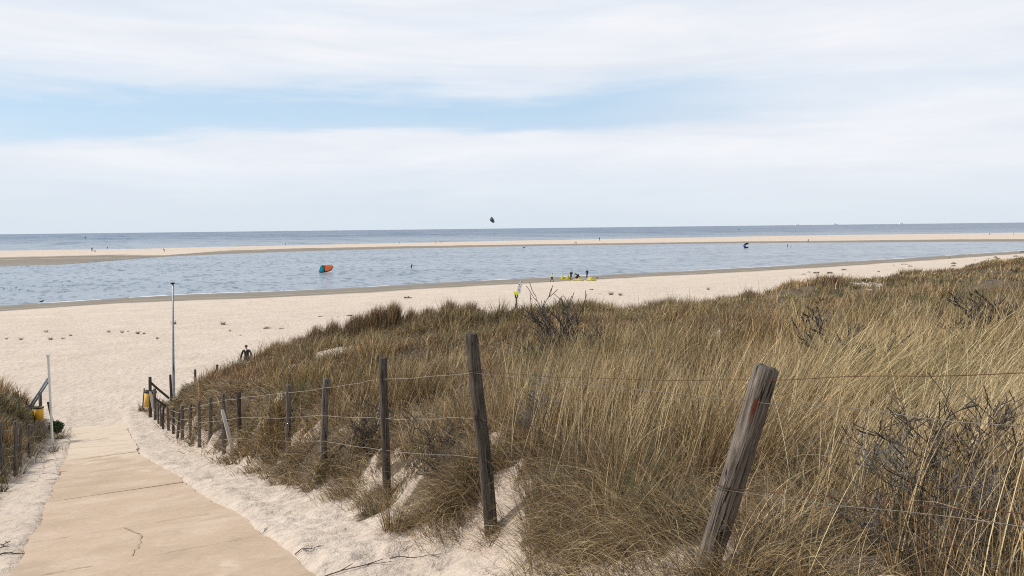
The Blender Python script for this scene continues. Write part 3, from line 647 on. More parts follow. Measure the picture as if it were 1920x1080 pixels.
def accents(r0, r1, dens, K, wmin, seed):
    A = R(88) * (r1 ** 2 - r0 ** 2) / 2; n = int(A * dens)
    rr = np.sqrt(RNG.uniform(r0 ** 2, r1 ** 2, n)); th = RNG.uniform(R(-44), R(44), n); x = np.sin(th) * rr; y = np.cos(th) * rr
    a = dune_w(x, y)[3]; cl = fbm(x / .8, y / .8, 3, seed)
    strong = np.exp(-(((x - 3.4) / 1.5) ** 2 + ((y - 6.2) / 2.0) ** 2)); gold = np.exp(-(((x - .9) / 1.3) ** 2 + ((y - 8.5) / 3.0) ** 2))
    keep = cover(x, y) * sst((a - .3) / .8) * (.1 + .9 * sst((fbm(x / 1.35, y / 1.35, 2, 401) + .24) / .16)) * np.clip(.12 + 1.6 * (cl + .1) + 1.5 * strong + .6 * gold, 0, 1)
    m = RNG.uniform(0, 1, n) < keep; x, y, strong, gold = x[m], y[m], strong[m], gold[m]; n = len(x)
    az = np.where(RNG.uniform(0, 1, n) < .25, RNG.uniform(-3.1, 3.1, n), RNG.normal(R(8), .45, n))
    tilt = np.abs(RNG.normal(.10, .16, n)) + .78 * strong * RNG.uniform(.6, 1.25, n); bend = np.abs(RNG.normal(.12, .3, n)) + .4 * strong * RNG.uniform(0, 1, n) + (RNG.uniform(0, 1, n) < .08) * RNG.uniform(.5, 1.6, n)
    L = RNG.uniform(.65, 1.1, n) * (1 + .4 * strong) * (1 - .25 * (rr[m] > 14))
    W_ = np.maximum(RNG.uniform(.003, .0065, n), wmin * np.hypot(x, y))
    C = PAL[RNG.choice([0, 0, 5, 1, 5], n)] * RNG.uniform(.75, 1.1, (n, 1))
    return blades(np.stack([x, y, ground(x, y) - .02], -1), L, W_, az, tilt, bend, C, K)
def join(parts, name, label):
    V = []; F = []; C = []; b = 0
    for v, f, c in parts: V.append(v); F.append(f + b); C.append(c); b += len(v)
    me = mesh_np(name, np.vstack(V), np.vstack(F), np.vstack(C))
    o = link_mesh(name, me, M['grass']); tag(o, label, 'grass', kind='stuff'); return o
PX = 1 / 773.0
build_ground()
def clumps(spec, seed):
    out = []
    for (px, ty, D, w_, n, h) in spec:
        p = at_depth(px, ty, D); rg = np.random.default_rng(int(px) + seed); u = D / FPX; m = n
        bx = p[0] + rg.normal(0, .38, m) * w_ * u; by = p[1] + rg.normal(0, .5, m); L = h * rg.uniform(.55, 1.12, m) * (1 - .45 * np.clip(np.abs(bx - p[0]) / (w_ * u), 0, 1))
        out.append(blades(np.stack([bx, by, ground(bx, by) - .05], -1), L, np.full(m, D * PX * .6), rg.normal(R(10), 1.2, m), np.abs(rg.normal(.10, .14, m)), np.abs(rg.normal(.15, .2, m)), PAL[rg.choice([1, 2, 0, 2, 1, 3], m)] * rg.uniform(.7, 1.15, (m, 1)) * np.array([1.02, .93, .95]), 4))
    return out
CL = [(548, 625, 36.5, 34, 900, 1.0), (590, 620, 37, 36, 900, 1.0), (622, 612, 37.5, 16, 600, 1.15), (665, 604, 38, 40, 1300, 1.15), (705, 594, 38.5, 34, 1400, 1.3), (735, 588, 38.5, 22, 900, 1.35), (772, 596, 39.5, 16, 600, 1.15), (800, 600, 39.5, 24, 900, 1.1), (842, 588, 40, 36, 1500, 1.35), (880, 590, 40, 30, 1200, 1.25), (905, 600, 40, 14, 500, 1.0), (940, 605, 38, 30, 700, .9),
      (495, 655, 33, 24, 500, .6), (430, 690, 30.5, 30, 600, .55), (515, 640, 34, 26, 600, .75), (400, 712, 30, 24, 500, .7), (1250, 560, 40, 40, 700, .9), (1400, 528, 52, 40, 600, .9), (1560, 512, 62, 50, 600, .9), (1690, 502, 72, 50, 500, .6), (1775, 497, 82, 60, 500, .6), (1870, 478, 95, 70, 700, 1.2)]
def droop(spec, seed):
    out = []
    for (px, py, D, w_, n, h, az0) in spec:
        p = at_depth(px, py, D); rg = np.random.default_rng(int(px * 3) + seed)
        bx = p[0] + rg.normal(0, 1, n) * w_; by = p[1] + rg.normal(0, 1, n) * w_; d = np.hypot(bx, by)
        out.append(blades(np.stack([bx, by, ground(bx, by) - .02], -1), h * rg.uniform(.5, 1.15, n), np.maximum(rg.uniform(.0028, .006, n), d * PX * .6), rg.normal(az0, .75, n), rg.uniform(.15, 1.0, n), rg.uniform(.5, 2.0, n), PAL[rg.choice([0, 1, 2, 3, 1, 5], n)] * rg.uniform(.7, 1.15, (n, 1)), 7))
    return out
DOWN = math.atan2(-.46, -.89)
DR = [(1330, 1075, 4.0, .10, 420, .55, R(200)), (1260, 1090, 4.1, .16, 500, .5, R(190)), (1400, 1040, 3.9, .12, 450, .6, R(-20)), (1180, 1060, 4.6, .2, 600, .5, DOWN), (1090, 1030, 5.4, .18, 700, .5, DOWN), (1050, 1000, 5.9, .12, 450, .5, DOWN),
      (1130, 930, 5.7, .25, 700, .55, DOWN), (1240, 930, 4.9, .22, 700, .55, DOWN), (920, 935, 7.1, .07, 160, .3, DOWN), (855, 930, 8.0, .16, 600, .48, DOWN), (800, 940, 8.6, .14, 500, .45, DOWN), (870, 860, 7.9, .2, 500, .5, DOWN), (728, 880, 10.5, .10, 260, .35, DOWN), (700, 905, 10.8, .14, 350, .4, DOWN),
      (655, 895, 11.7, .2, 450, .42, DOWN), (606, 888, 12.9, .12, 250, .4, DOWN), (560, 860, 14.8, .25, 450, .4, DOWN), (505, 850, 16.8, .25, 450, .4, DOWN), (455, 842, 19, .3, 450, .42, DOWN), (1500, 1075, 3.6, .12, 350, .5, R(-40)), (1470, 960, 4.2, .12, 350, .6, R(10))]
join(droop(DR, 5), 'hanging_grass', 'shaggy dead grass drooping over the eroded sandy edge beside the path')
join(clumps(CL, 3), 'tall_grass_clumps', 'taller dark grass clumps along the ragged seaward crest of the large dune')
join([field(2.2, 9, 46, 44, 6, PX * .6, .80, 100), field(9, 20, 22, 34, 4, PX * .6, .72, 110), accents(2.6, 9, 420, 8, PX * .6, 190), accents(9, 22, 60, 6, PX * .6, 195), field(20, 45, 9, 26, 3, PX * .5, .62, 120), field(45, 150, 2.3, 26, 2, PX * .5, .56, 130)],
     'marram_grass', 'dry brown and straw coloured marram grass covering the large dune right of the path')
join([thatch(2.2, 9, 2000, 5, PX * .5, 140), thatch(9, 20, 520, 4, PX * .5, 150), thatch(20, 45, 330, 3, PX * .6, 160)], 'fallen_grass', 'matted dead grass and roots lying on the sandy bank under the dune grass')
join([field(12, 40, 9, 24, 4, PX * .6, .55, 170, True), thatch(12, 40, 70, 3, PX * .5, 175, True)], 'marram_grass', 'dry dark marram grass on the small dune left of the path')
print('terrain and grass done')

# ------------------------------------------------------------------ right-hand fence: weathered posts strung with wire
def post_mesh(L, rad, sides, rings, seed, rough=1.0, split=False):
    V = []; rnd = random.Random(seed); p1, p2 = rnd.uniform(0, 6), rnd.uniform(0, 6)
    for i in range(rings + 1):
        t = i / rings; z = t * L
        bow = .012 * math.sin(t * 2.6 + p1) * L; bow2 = .008 * math.sin(t * 3.4 + p2) * L
        for k in range(sides):
            a = 2 * math.pi * k / sides
            r = rad * (1.08 - .14 * t) * (1 + rough * (.14 * float(vn(math.cos(a) * 1.4 + seed, t * 2.2 + math.sin(a) * 1.4, seed)) + .09 * float(vn(k * .9, t * 3, seed + 3))))
            if split and k % sides in (sides // 2 + 2, sides - 4): r *= .86
            V.append((math.cos(a) * r + bow, math.sin(a) * r + bow2, z))
    F = [(i * sides + k, i * sides + (k + 1) % sides, (i + 1) * sides + (k + 1) % sides, (i + 1) * sides + k) for i in range(rings) for k in range(sides)]
    b = rings * sides; cx = sum(V[b + k][0] for k in range(sides)) / sides; cy = sum(V[b + k][1] for k in range(sides)) / sides
    for (sc, dz) in ((.86, .008), (.5, .014)):
        for k in range(sides):
            x, y, z = V[b + k]; V.append((cx + (x - cx) * sc, cy + (y - cy) * sc, z + dz * (1 + .6 * float(vn(k * .7, sc * 9, seed + 5)) * 2)))
    n0 = (rings) * sides
    for q in range(2):
        F += [(n0 + q * sides + k, n0 + q * sides + (k + 1) % sides, n0 + (q + 1) * sides + (k + 1) % sides, n0 + (q + 1) * sides + k) for k in range(sides)]
    V.append((cx, cy, L + .012)); c = len(V) - 1; m0 = n0 + 2 * sides
    F += [(m0 + k, m0 + (k + 1) % sides, c) for k in range(sides)]; F.append(tuple(range(sides))[::-1])
    me = bpy.data.meshes.new('post'); me.from_pydata(V, [], F); me.update(); return me
def place_post(name, top, base, rad, material, parent=None, sink=.5, sides=14, rings=12, seed=1, split=False, label=None):
    t = Vector(top); b = Vector(base); ax = (t - b).normalized(); b2 = b - ax * sink
    me = post_mesh((t - b2).length, rad, sides, rings, seed, split=split)
    o = link_mesh(name, me, material, parent)
    org = parent.location if parent else Vector((0, 0, 0))
    o.location = b2 - org; o.rotation_mode = 'QUATERNION'; o.rotation_quaternion = ax.to_track_quat('Z', 'Y')
    if label: o['label'] = label
    return o
f0 = Vector(FB[0])
fence = empty('wire_fence', (FB[0][0], FB[0][1], FB[0][2]), 'long wire fence of grey weathered posts along the foot of the large dune', 'fence')
TOPS = []
for i, ((tx, ty), (bx, by), D, rad) in enumerate(POSTS):
    top = at_depth(tx, ty, D); base = FB[i]; TOPS.append(top)
    lab = {0: 'thick split grey post leaning right with a rusty stain', 1: 'dark post leaning left'}.get(i)
    place_post('post', top, base, rad, M['wood_near'] if i == 0 else (M['wood_dark'] if i in (1, 2, 5, 12, 14) else M['wood']), fence, .5, 24 if i < 2 else 12, 40 if i < 2 else 12, i + 3, split=i < 3, label=lab)
OFFP = (np.array([2.2, 1.0, CAM_H - 1.45]), np.array([2.28, .95, CAM_H - .05]))
def along(i, f):      # point at fraction f from the top of post i, on its near side
    if i < 0: t, b = OFFP[1], OFFP[0]; D = 1
    else: t, b = TOPS[i], FB[i]; D = POSTS[i][2]
    p = t + (b - t) * f; q = np.array([p[0], p[1], 0]); q = q / np.linalg.norm(q); r = .05 if i < 0 else POSTS[i][3] * (.95)
    return np.array([p[0] - q[0] * r, p[1] - q[1] * r, p[2]])
def wire_pts(a, b, sag, seed, n=26, kink=.010):
    out = []
    for k in range(n + 1):
        t = k / n; p = a + (b - a) * t
        e = min(1, 6 * min(t, 1 - t))
        out.append((p[0] + e * kink * 1.5 * float(vn(t * 7, seed, 201)), p[1] + e * kink * 1.5 * float(vn(t * 7, seed, 202)), p[2] - sag * 4 * t * (1 - t) + e * kink * 3 * float(vn(t * 5, seed, 203))))
    return out
def fence_wire(spec, material, seed):
    mb = MB()
    for (i, fi), (j, fj), sag in spec:
        a = along(i, fi); b = along(j, fj); pts = wire_pts(a, b, sag, seed + i * 1.7)
        rads = [max(.0019, math.hypot(p[0], p[1]) * .00025) for p in pts]
        mb.tube(pts, rads, 5)
        if j >= 0:                                            # the turn round the post
            t, bb = TOPS[j], FB[j]; c = t + (bb - t) * fj; r = POSTS[j][3] * 1.04; rr_ = max(.0022, POSTS[j][2] * .0004)
            mb.tube([(c[0] + r * math.cos(q), c[1] + r * math.sin(q), c[2] + .006 * math.sin(q * 2)) for q in np.linspace(0, 2 * math.pi, 15)], rr_, 5)
    o = mb.build('wire', material, fence, origin=tuple(FB[0])); o.location = (0, 0, 0); return o
nP = len(POSTS)
fence_wire([((-1, .06), (0, .045), .005), ((0, .045), (1, .205), .02)], M['rust'], 1)
fence_wire([((-1, .23), (0, .14), .01), ((0, .14), (1, .215), .0)], M['wire'], 2)
fence_wire([((-1, .32), (0, .515), .01), ((0, .515), (1, .475), .03)], M['rust'], 3)
fence_wire([((-1, .36), (0, .525), .02)], M['wire'], 7)
fence_wire([((0, .78), (1, .71), .06)], M['rust'], 4)
fr = [(.21, .475, .71), (.175, .52, .80), (.075, .345, .59), (.1, .45, .78)] + [(.10, .42, .74)] * (nP - 5)
for w_i in range(3):
    fence_wire([((i + 1, fr[i][w_i]), (i + 2, fr[i + 1][w_i]), -.0 if i < 4 else .01) for i in range(min(nP - 3, 11))], M['palewire'], 10 + w_i)

# left fence
LP = [((3.5, 790), (8, 892), 19.0), ((29, 790), (30, 878), 20.6), ((39, 793), (39, 870), 22.5), ((55, 797), (54, 858), 25.0), ((61, 797), (60, 850), 27.0)]
lf0 = at_depth(*LP[0][1], LP[0][2])
lfence = empty('wire_fence', tuple(lf0), 'short run of low grey posts in the grass of the small left dune', 'fence')
for i, (t_, b_, D) in enumerate(LP):
    place_post('post', at_depth(*t_, D), at_depth(*b_, D), .055, M['wood'], lfence, .8, 12, 8, 40 + i)
for q in (.15, .5):
    mb = MB()
    for (a_, b_) in zip(LP[:-1], LP[1:]):
        A = at_depth(*a_[0], a_[2]) * (1 - q) + at_depth(*a_[1], a_[2]) * q; B = at_depth(*b_[0], b_[2]) * (1 - q) + at_depth(*b_[1], b_[2]) * q
        mb.tube(wire_pts(A - np.array([0, .055, 0]), B - np.array([0, .055, 0]), .03, q, 12), .007, 5)
    o = mb.build('wire', M['wire'], lfence, origin=tuple(lf0)); o.location = (0, 0, 0)

def loose_post(name, top, basepx, label, cat, rad=.06, m='wood', group=None, D=None, sink=.4):
    base = hit(*basepx) if D is None else at_depth(*basepx, D)
    t = at_depth(top[0], top[1], base[1])
    o = place_post(name, t, base, rad, M[m], None, sink, 12, 10, int(top[0])); tag(o, label, cat, group); return base, t
# posts beyond the end of the fence
g = 'posts standing on the far side of the fence end'
loose_post('wooden_post', (320, 702.6), (321, 748), 'slim dark wooden post just left of the tall flagpole', 'post', .065, 'wood_dark', g, D=40)
loose_post('wooden_post', (366, 693), (366.5, 730), 'lone brown post on the sand right of the flagpole behind the dune edge', 'post', .065, 'wood', g, D=42)
loose_post('wooden_post', (407, 684), (407.5, 700), 'short stub of a post peeping over the grassy crest of the dune', 'post', .07, 'wood', g, D=40)

# corner post with two sloping rails
cb = at_depth(281.5, 772, 37.5)
cpost = empty('corner_post', tuple(cb), 'dark corner post with sloping rails beside the yellow litter bin', 'post')
place_post('upright', at_depth(281.8, 707, 37.5), cb, .075, M['wood_dark'], cpost, .5, 12, 10, 61)
for a_, b_ in (((283, 716.5, 37.5), (313, 744, 38.6)), ((291, 746, 37.0), (308, 760, 38))):
    A = at_depth(*a_); B = at_depth(*b_); o = place_post('rail', A, B, .055, M['wood_dark'], cpost, .15, 10, 8, 63)

# planks
def plank(p0, p1, wd, th, m, label, group=None):
    a = Vector(p0); b = Vector(p1); ax = (a - b); L = ax.length; n = 10; V = []
    for i in range(n + 1):
        t = i / n; ww = wd * (1 + .25 * float(vn(t * 3, p0[0], 301))) * (1 if t < .85 else 1 - (t - .85) * 2.2); cup = .01 * math.sin(t * 5)
        V += [(-ww / 2, -th / 2 + cup, t * L), (ww / 2, -th / 2 + cup, t * L), (ww / 2 * .96, th / 2 + cup, t * L), (-ww / 2 * .96, th / 2 + cup, t * L)]
    F = [(i * 4 + k, i * 4 + (k + 1) % 4, i * 4 + 4 + (k + 1) % 4, i * 4 + 4 + k) for i in range(n) for k in range(4)] + [(3, 2, 1, 0), (n * 4, n * 4 + 1, n * 4 + 2, n * 4 + 3)]
    mb = MB(); mb.add(V, F); o = mb.build('wooden_plank', M[m], smooth=False)
    o.location = b; o.rotation_mode = 'QUATERNION'; o.rotation_quaternion = ax.to_track_quat('Z', 'Y'); tag(o, label, 'plank', group); return o
plank(at_depth(417, 768, 20.4), at_depth(438, 852, 20.0), .10, .03, 'wood_pale', 'bleached broken plank leaning across the fence posts', 'pale planks leaning on the fence')
plank(at_depth(281.7, 734, 36.8), at_depth(288, 770, 36.4), .11, .03, 'wood_pale', 'pale plank leaning in front of the yellow bin at the fence end', 'pale planks leaning on the fence')

# litter bins ------------------------------------------------------------------
def litter_bin(loc, rz, tilt, label, sc=1.0):
    r = empty('litter_bin', tuple(loc), label, 'litter bin', 'yellow litter bins at the beach end of the path', rz); r.rotation_euler = (0, tilt, rz)
    n = 24
    def shell(r0, r1, z0, z1, th):
        V = []
        for (rr_, z) in ((r0, z0), (r1, z1), (r1 - th, z1), (r0 - th, z0 + th)):
            V += [(math.cos(2 * math.pi * k / n) * rr_ * sc, math.sin(2 * math.pi * k / n) * rr_ * sc, z * sc) for k in range(n)]
        F = [(j * n + k, j * n + (k + 1) % n, (j + 1) * n + (k + 1) % n, (j + 1) * n + k) for j in range(3) for k in range(n)] + [tuple(range(n))[::-1], tuple(3 * n + k for k in range(n))]
        return V, F
    mb = MB(); mb.add(*shell(.23, .28, 0, .74, .02)); mb.build('bucket', M['yellow'], r)
    mb = MB(); mb.add(*shell(.29, .295, .70, .78, .03)); mb.build('rim', M['black'], r)
    mb = MB(); mb.tube([(-.30 * sc, 0, -.05), (-.30 * sc, 0, .9 * sc)], .03, 8); mb.build('bracket', M['wood_dark'], r)
    return r
b1 = at_depth(280, 762, 38.2); litter_bin(b1, .3, .12, 'yellow litter bin hanging at the corner post right of the path')
b2 = at_depth(73.5, 786, 30.5); litter_bin(b2, 0, 0, 'yellow litter bin half hidden behind the small left dune', .64)

# flagpole ------------------------------------------------------------------
fp = hit(326, 744); fp = at_depth(326, 746, 41.5); tp = at_depth(323.8, 532, 41.5)
fl = empty('flagpole', tuple(fp), 'tall slim pale grey flagpole with a small cap at the fence end', 'flagpole')
mb = MB(); mb.tube([(0, 0, -1.0), (0, 0, .2), tuple(Vector(tp) - Vector(fp))], [.085, .08, .05], 14); mb.build('pole', M['galv'], fl)
top = Vector(tp) - Vector(fp)
mb = MB(); mb.tube([top + Vector((0, 0, -.02)), top + Vector((0, 0, .02)), top + Vector((0, 0, .06))], [.07, .13, .12], 14); mb.build('cap', M['black'], fl)
mb = MB(); mb.tube([(.10, -.06, 2.0), (.12, -.08, 1.55), (.11, -.06, 1.25), (.07, -.08, 1.6), (.10, -.06, 2.0)], .018, 6); mb.tube([(.09, -.06, 2.0), tuple(top + Vector((.07, -.05, -.1)))], .008, 5); mb.build('halyard', M['twig'], fl)
# white slatted marker post on the left and the steel handrail behind it
wb_ = at_depth(98, 822, 28); wt = at_depth(90.5, 668, 28)
wp = empty('white_pole', tuple(wb_), 'thin white pole leaning slightly left at the end of the small dune', 'pole')
v = Vector(wt) - Vector(wb_)
mb = MB(); q = v.to_track_quat('Z', 'Y').to_matrix(); mb.box(v * .46, (.06, .06, v.length * 1.08), q); mb.build('shaft', M['white'], wp, smooth=False)
mb = MB(); mb.box(v * 1.01, (.10, .09, .09), q); mb.build('head', M['white'], wp, smooth=False)
hb = at_depth(76, 775, 31)
hr = empty('handrail', tuple(hb), 'grey steel handrail sloping up behind the small left dune', 'handrail')
for a_, b_ in (((89.5, 709.5), (55, 763)), ((90.5, 715.5), (58, 766))):
    mb = MB(); mb.tube([Vector(at_depth(*a_, 31.2)) - Vector(hb), Vector(at_depth(*b_, 30)) - Vector(hb)], .04, 10); mb.build('rail', M['railgrey'], hr)
mb = MB(); mb.tube([Vector(at_depth(74.8, 736, 31)) - Vector(hb), Vector(at_depth(77, 785, 31)) - Vector(hb)], .07, 10); mb.build('support', M['wood'], hr)
loose_post('wooden_post', (91, 754), (98.5, 792), 'short dark stake right behind the white pole', 'post', .05, 'wood_dark', D=31)

# sign ------------------------------------------------------------------
sb_ = at_depth(968.5, 586, 80); ppm = 1450 / 80
sg = empty('beach_sign', tuple(sb_), 'tilted white notice panel above a bright yellow board on a wooden post', 'sign')
def P_(px, py, D=80): return Vector(at_depth(px, py, D)) - Vector(sb_)
mb = MB(); mb.tube([P_(968.7, 592), P_(968, 552)], [.12, .11], 12); mb.build('post', M['wood'], sg)
mb = MB(); mb.tube([P_(963.5, 586, 79.4), P_(968, 566, 79.9)], .05, 8); mb.build('brace', M['wood_dark'], sg)
def slab(c4, th, m, name, parent):
    c4 = [Vector(c) for c in c4]; n_ = (c4[1] - c4[0]).cross(c4[3] - c4[0]).normalized() * th
    mb = MB(); mb.add([c for c in c4] + [c + n_ for c in c4], [(0, 1, 2, 3), (7, 6, 5, 4), (0, 4, 5, 1), (1, 5, 6, 2), (2, 6, 7, 3), (3, 7, 4, 0)]); return mb.build(name, M[m], parent, smooth=False)
slab([P_(963.6, 547, 79.75), P_(971, 547, 79.75), P_(973.2, 552.3, 79.75), P_(962.4, 552.3, 79.75)], .10, 'signyellow', 'yellow_board', sg)
mb = MB(); mb.box(P_(968.4, 554.8, 79.80), (.36, .06, .36)); mb.build('bracket', M['black'], sg, smooth=False)
mb = MB(); mb.box(P_(968.6, 554.8, 79.74), (.12, .03, .2)); mb.build('sticker', M['signwhite'], sg, smooth=False)
A, B, Cc, Dd = P_(973, 529.5, 79.9), P_(980.4, 531.3, 79.9), P_(975.2, 551.5, 79.9), P_(968.2, 546.5, 79.9)
slab([A, B, Cc, Dd], -.04, 'signwhite', 'panel', sg)
def on_panel(u, v_, off=-.045): 
    p = (A * (1 - u) + B * u) * (1 - v_) + (Dd * (1 - u) + Cc * u) * v_; return p + Vector((0, -.012, 0)) + Vector((0, -.0, 0))
nrm = (B - A).cross(Dd - A).normalized(); nrm = nrm if nrm.y < 0 else -nrm
def mk(u0, v0, u1, v1, nm_):
    mb = MB()
    c = [on_panel(u0, v0), on_panel(u1, v0), on_panel(u1, v1), on_panel(u0, v1)]; c = [q_ + nrm * .045 for q_ in c]; b_ = [q_ + nrm * .006 for q_ in c]
    mb.add(c + b_, [(0, 1, 2, 3), (7, 6, 5, 4), (0, 4, 5, 1), (1, 5, 6, 2), (2, 6, 7, 3), (3, 7, 4, 0)]); mb.build(nm_, M['mark'], sg, smooth=False)
for (u, v_, a_, b_) in ((.14, .14, .24, .085), (.60, .13, .16, .05), (.15, .34, .22, .07), (.62, .33, .14, .07), (.42, .50, .12, .03)): mk(u, v_, u + a_, v_ + b_, 'pictogram')
for (u, v_, l_) in ((.12, .64, .76), (.12, .71, .70), (.25, .78, .55), (.55, .85, .35)): mk(u, v_, u + l_, v_ + .018, 'text_line')
mb = MB(); c_ = P_(977.4, 528.6, 79.9); mb.tube([c_ + Vector((0, -.03, 0)), c_ + Vector((0, .03, 0))], .13, 14); mb.build('round_plate', M['galv'], sg)

# ------------------------------------------------------------------ people
def skin_mesh(name, pts, edges, rads, root, m, parent, sub=1):
    me = bpy.data.meshes.new(name); me.from_pydata(pts, edges, []); o = bpy.data.objects.new(name, me); COL.objects.link(o)
    md = o.modifiers.new('Skin', 'SKIN'); md.use_smooth_shade = True
    for i, v_ in enumerate(me.skin_vertices[0].data):
        r_ = rads[i]; v_.radius = r_ if isinstance(r_, tuple) else (r_, r_); v_.use_root = (i == root)
    sd_ = o.modifiers.new('Sub', 'SUBSURF'); sd_.levels = sub; sd_.render_levels = sub
    dg = bpy.context.evaluated_depsgraph_get(); ev = o.evaluated_get(dg); nm_ = bpy.data.meshes.new_from_object(ev)
    bpy.data.objects.remove(o); bpy.data.meshes.remove(me); nm_.name = name; nm_.materials.clear()
    return link_mesh(name, nm_, m, parent)
def ellipsoid(mb, c, r, seg=12, ring=8, mi=0, zmin=-1.0):
    V = []; 
    for i in range(ring + 1):
        a = math.pi * i / ring
        for k in range(seg):
            b_ = 2 * math.pi * k / seg; V.append((c[0] + r[0] * math.sin(a) * math.cos(b_), c[1] + r[1] * math.sin(a) * math.sin(b_), c[2] + r[2] * max(zmin, math.cos(a))))
    mb.add(V, [(i * seg + k, i * seg + (k + 1) % seg, (i + 1) * seg + (k + 1) % seg, (i + 1) * seg + k) for i in range(ring) for k in range(seg)], mi)
def person(loc, rz, label, H=1.78, lean=0.0, legs=((.0, .0), (.0, .0)), arms=((.1, .15), (.1, .15)), top='jacket', bottom='trousers', group=None, spread=.09, shirt=False, detail=False, hood=False, armout=.12):
    """local frame: faces -Y.  legs: (hip flex forward, knee flex), arms: (shoulder flex forward, elbow flex)"""
    r = empty('person', (0, 0, 0), label, 'person', group, rz)
    th, sh, fo = .245 * H, .246 * H, .039 * H
    J = {}; J['pel'] = Vector((0, 0, 0)); up = Vector((0, -math.sin(lean), math.cos(lean)))
    J['waist'] = up * .09 * H; J['chest'] = up * .2 * H; J['neck'] = up * .30 * H; J['hd0'] = up * .335 * H + Vector((0, -.005, 0))
    hl = Vector((0, -math.sin(lean * .6), math.cos(lean * .6)))
    J['head'] = J['hd0'] + hl * .055 * H + Vector((0, -.012 * H, 0)); J['crown'] = J['head'] + hl * .05 * H
    for s_, nm_, (hf, kf), (sf, ef) in ((-1, 'l', *(legs[0],), arms[0]), (1, 'r', *(legs[1],), arms[1])):
        J['hip' + nm_] = Vector((s_ * .052 * H, 0, -.02 * H))
        d = Vector((s_ * spread * .5, -math.sin(hf), -math.cos(hf))).normalized(); J['kn' + nm_] = J['hip' + nm_] + d * th
        a2 = hf - kf; d2 = Vector((s_ * spread * .2, -math.sin(a2), -math.cos(a2))).normalized(); J['an' + nm_] = J['kn' + nm_] + d2 * sh
        J['toe' + nm_] = J['an' + nm_] + Vector((s_ * .01, -.13 * H * .8, -fo * .6))
        J['sh' + nm_] = J['neck'] * .93 + Vector((s_ * .108 * H, 0, -.008 * H))
        a3 = sf + lean * 0; d3 = Vector((s_ * armout, -math.sin(a3), -math.cos(a3))).normalized(); J['el' + nm_] = J['sh' + nm_] + d3 * .172 * H
        a4 = a3 + ef; d4 = Vector((s_ * armout * .4, -math.sin(a4), -math.cos(a4))).normalized(); J['wr' + nm_] = J['el' + nm_] + d4 * .145 * H
        J['pa' + nm_] = J['wr' + nm_] + d4 * .045 * H; J['_d' + nm_] = d4
    zmin = min(J['anl'].z, J['anr'].z) - fo
    names = ['pel', 'waist', 'chest', 'neck', 'hd0', 'head', 'crown']; rad = [(.085, .06), (.075, .055), (.09, .06), (.035, .035), (.034, .036), (.046, .054), (.032, .036)]
    edges = [('pel', 'waist'), ('waist', 'chest'), ('chest', 'neck'), ('neck', 'hd0'), ('hd0', 'head'), ('head', 'crown')]
    for q in 'lr':
        names += ['hip' + q, 'kn' + q, 'an' + q, 'toe' + q, 'sh' + q, 'el' + q, 'wr' + q, 'pa' + q]; rad += [.05, .032, .022, .018, .032, .024, .016, (.020, .012)]
        edges += [('pel', 'hip' + q), ('hip' + q, 'kn' + q), ('kn' + q, 'an' + q), ('an' + q, 'toe' + q), ('chest', 'sh' + q), ('sh' + q, 'el' + q), ('el' + q, 'wr' + q), ('wr' + q, 'pa' + q)]
        if detail:
            s_ = -1 if q == 'l' else 1; d = J['_d' + q]
            for k in range(4):
                n1, n2 = 'f%s%d' % (q, k), 'g%s%d' % (q, k); off = Vector((0, (k - 1.5) * .011 * H, 0))
                J[n1] = J['pa' + q] + d * .03 * H + off; J[n2] = J[n1] + (d + Vector((-s_ * .5, -.1, 0))).normalized() * (.026, .031, .029, .022)[k] * H
                names += [n1, n2]; rad += [.0052, .0046]; edges += [('pa' + q, n1), (n1, n2)]
            J['t' + q] = J['wr' + q] + d * .02 * H + Vector((0, -.028 * H, 0)); J['u' + q] = J['t' + q] + (d + Vector((0, -.3, 0))) * .025 * H
            names += ['t' + q, 'u' + q]; rad += [.006, .005]; edges += [('wr' + q, 't' + q), ('t' + q, 'u' + q)]
    def mk_(nm_, sel, es, rs, m, sub=1, root=0):
        idx = {n_: i for i, n_ in enumerate(sel)}; pts = [tuple(J[n_] - Vector((0, 0, zmin))) for n_ in sel]
        return skin_mesh(nm_, pts, [(idx[a_], idx[b_]) for a_, b_ in es], [tuple(H * c for c in x_) if isinstance(x_, tuple) else H * x_ for x_ in rs], root, m, r, sub)
    mk_('body', names, edges, rad, M['skin'])
    sel = ['chest', 'waist', 'pel', 'neck', 'shl', 'ell', 'wrl', 'shr', 'elr', 'wrr']; rs = [(.100, .072), (.088, .068), (.098, .074), (.05, .046), .043, .035, .026, .043, .035, .026]
    es = [('chest', 'waist'), ('waist', 'pel'), ('chest', 'neck'), ('chest', 'shl'), ('shl', 'ell'), ('ell', 'wrl'), ('chest', 'shr'), ('shr', 'elr'), ('elr', 'wrr')]
    mk_('jacket', sel, es, rs, M[top])
    sel = ['pel', 'hipl', 'knl', 'anl', 'hipr', 'knr', 'anr']; rs = [(.088, .066), .058, .040, .030, .058, .040, .030]
    mk_('trousers', sel, [('pel', 'hipl'), ('hipl', 'knl'), ('knl', 'anl'), ('pel', 'hipr'), ('hipr', 'knr'), ('knr', 'anr')], rs, M[bottom])
    for q in 'lr':
        mb = MB(); a_ = J['an' + q] - Vector((0, 0, zmin)); ellipsoid(mb, (a_.x, a_.y - .045 * H, a_.z - fo * .45), (.028 * H, .075 * H, .024 * H)); mb.build('shoe', M['shoe'], r)
    h_ = J['head'] - Vector((0, 0, zmin)); mb = MB()
    ellipsoid(mb, (h_.x, h_.y + .012 * H, h_.z + .022 * H), (.050 * H, .056 * H, .048 * H), zmin=-.35); mb.build('hair' if not hood else 'hood', M['hair' if not hood else top], r)
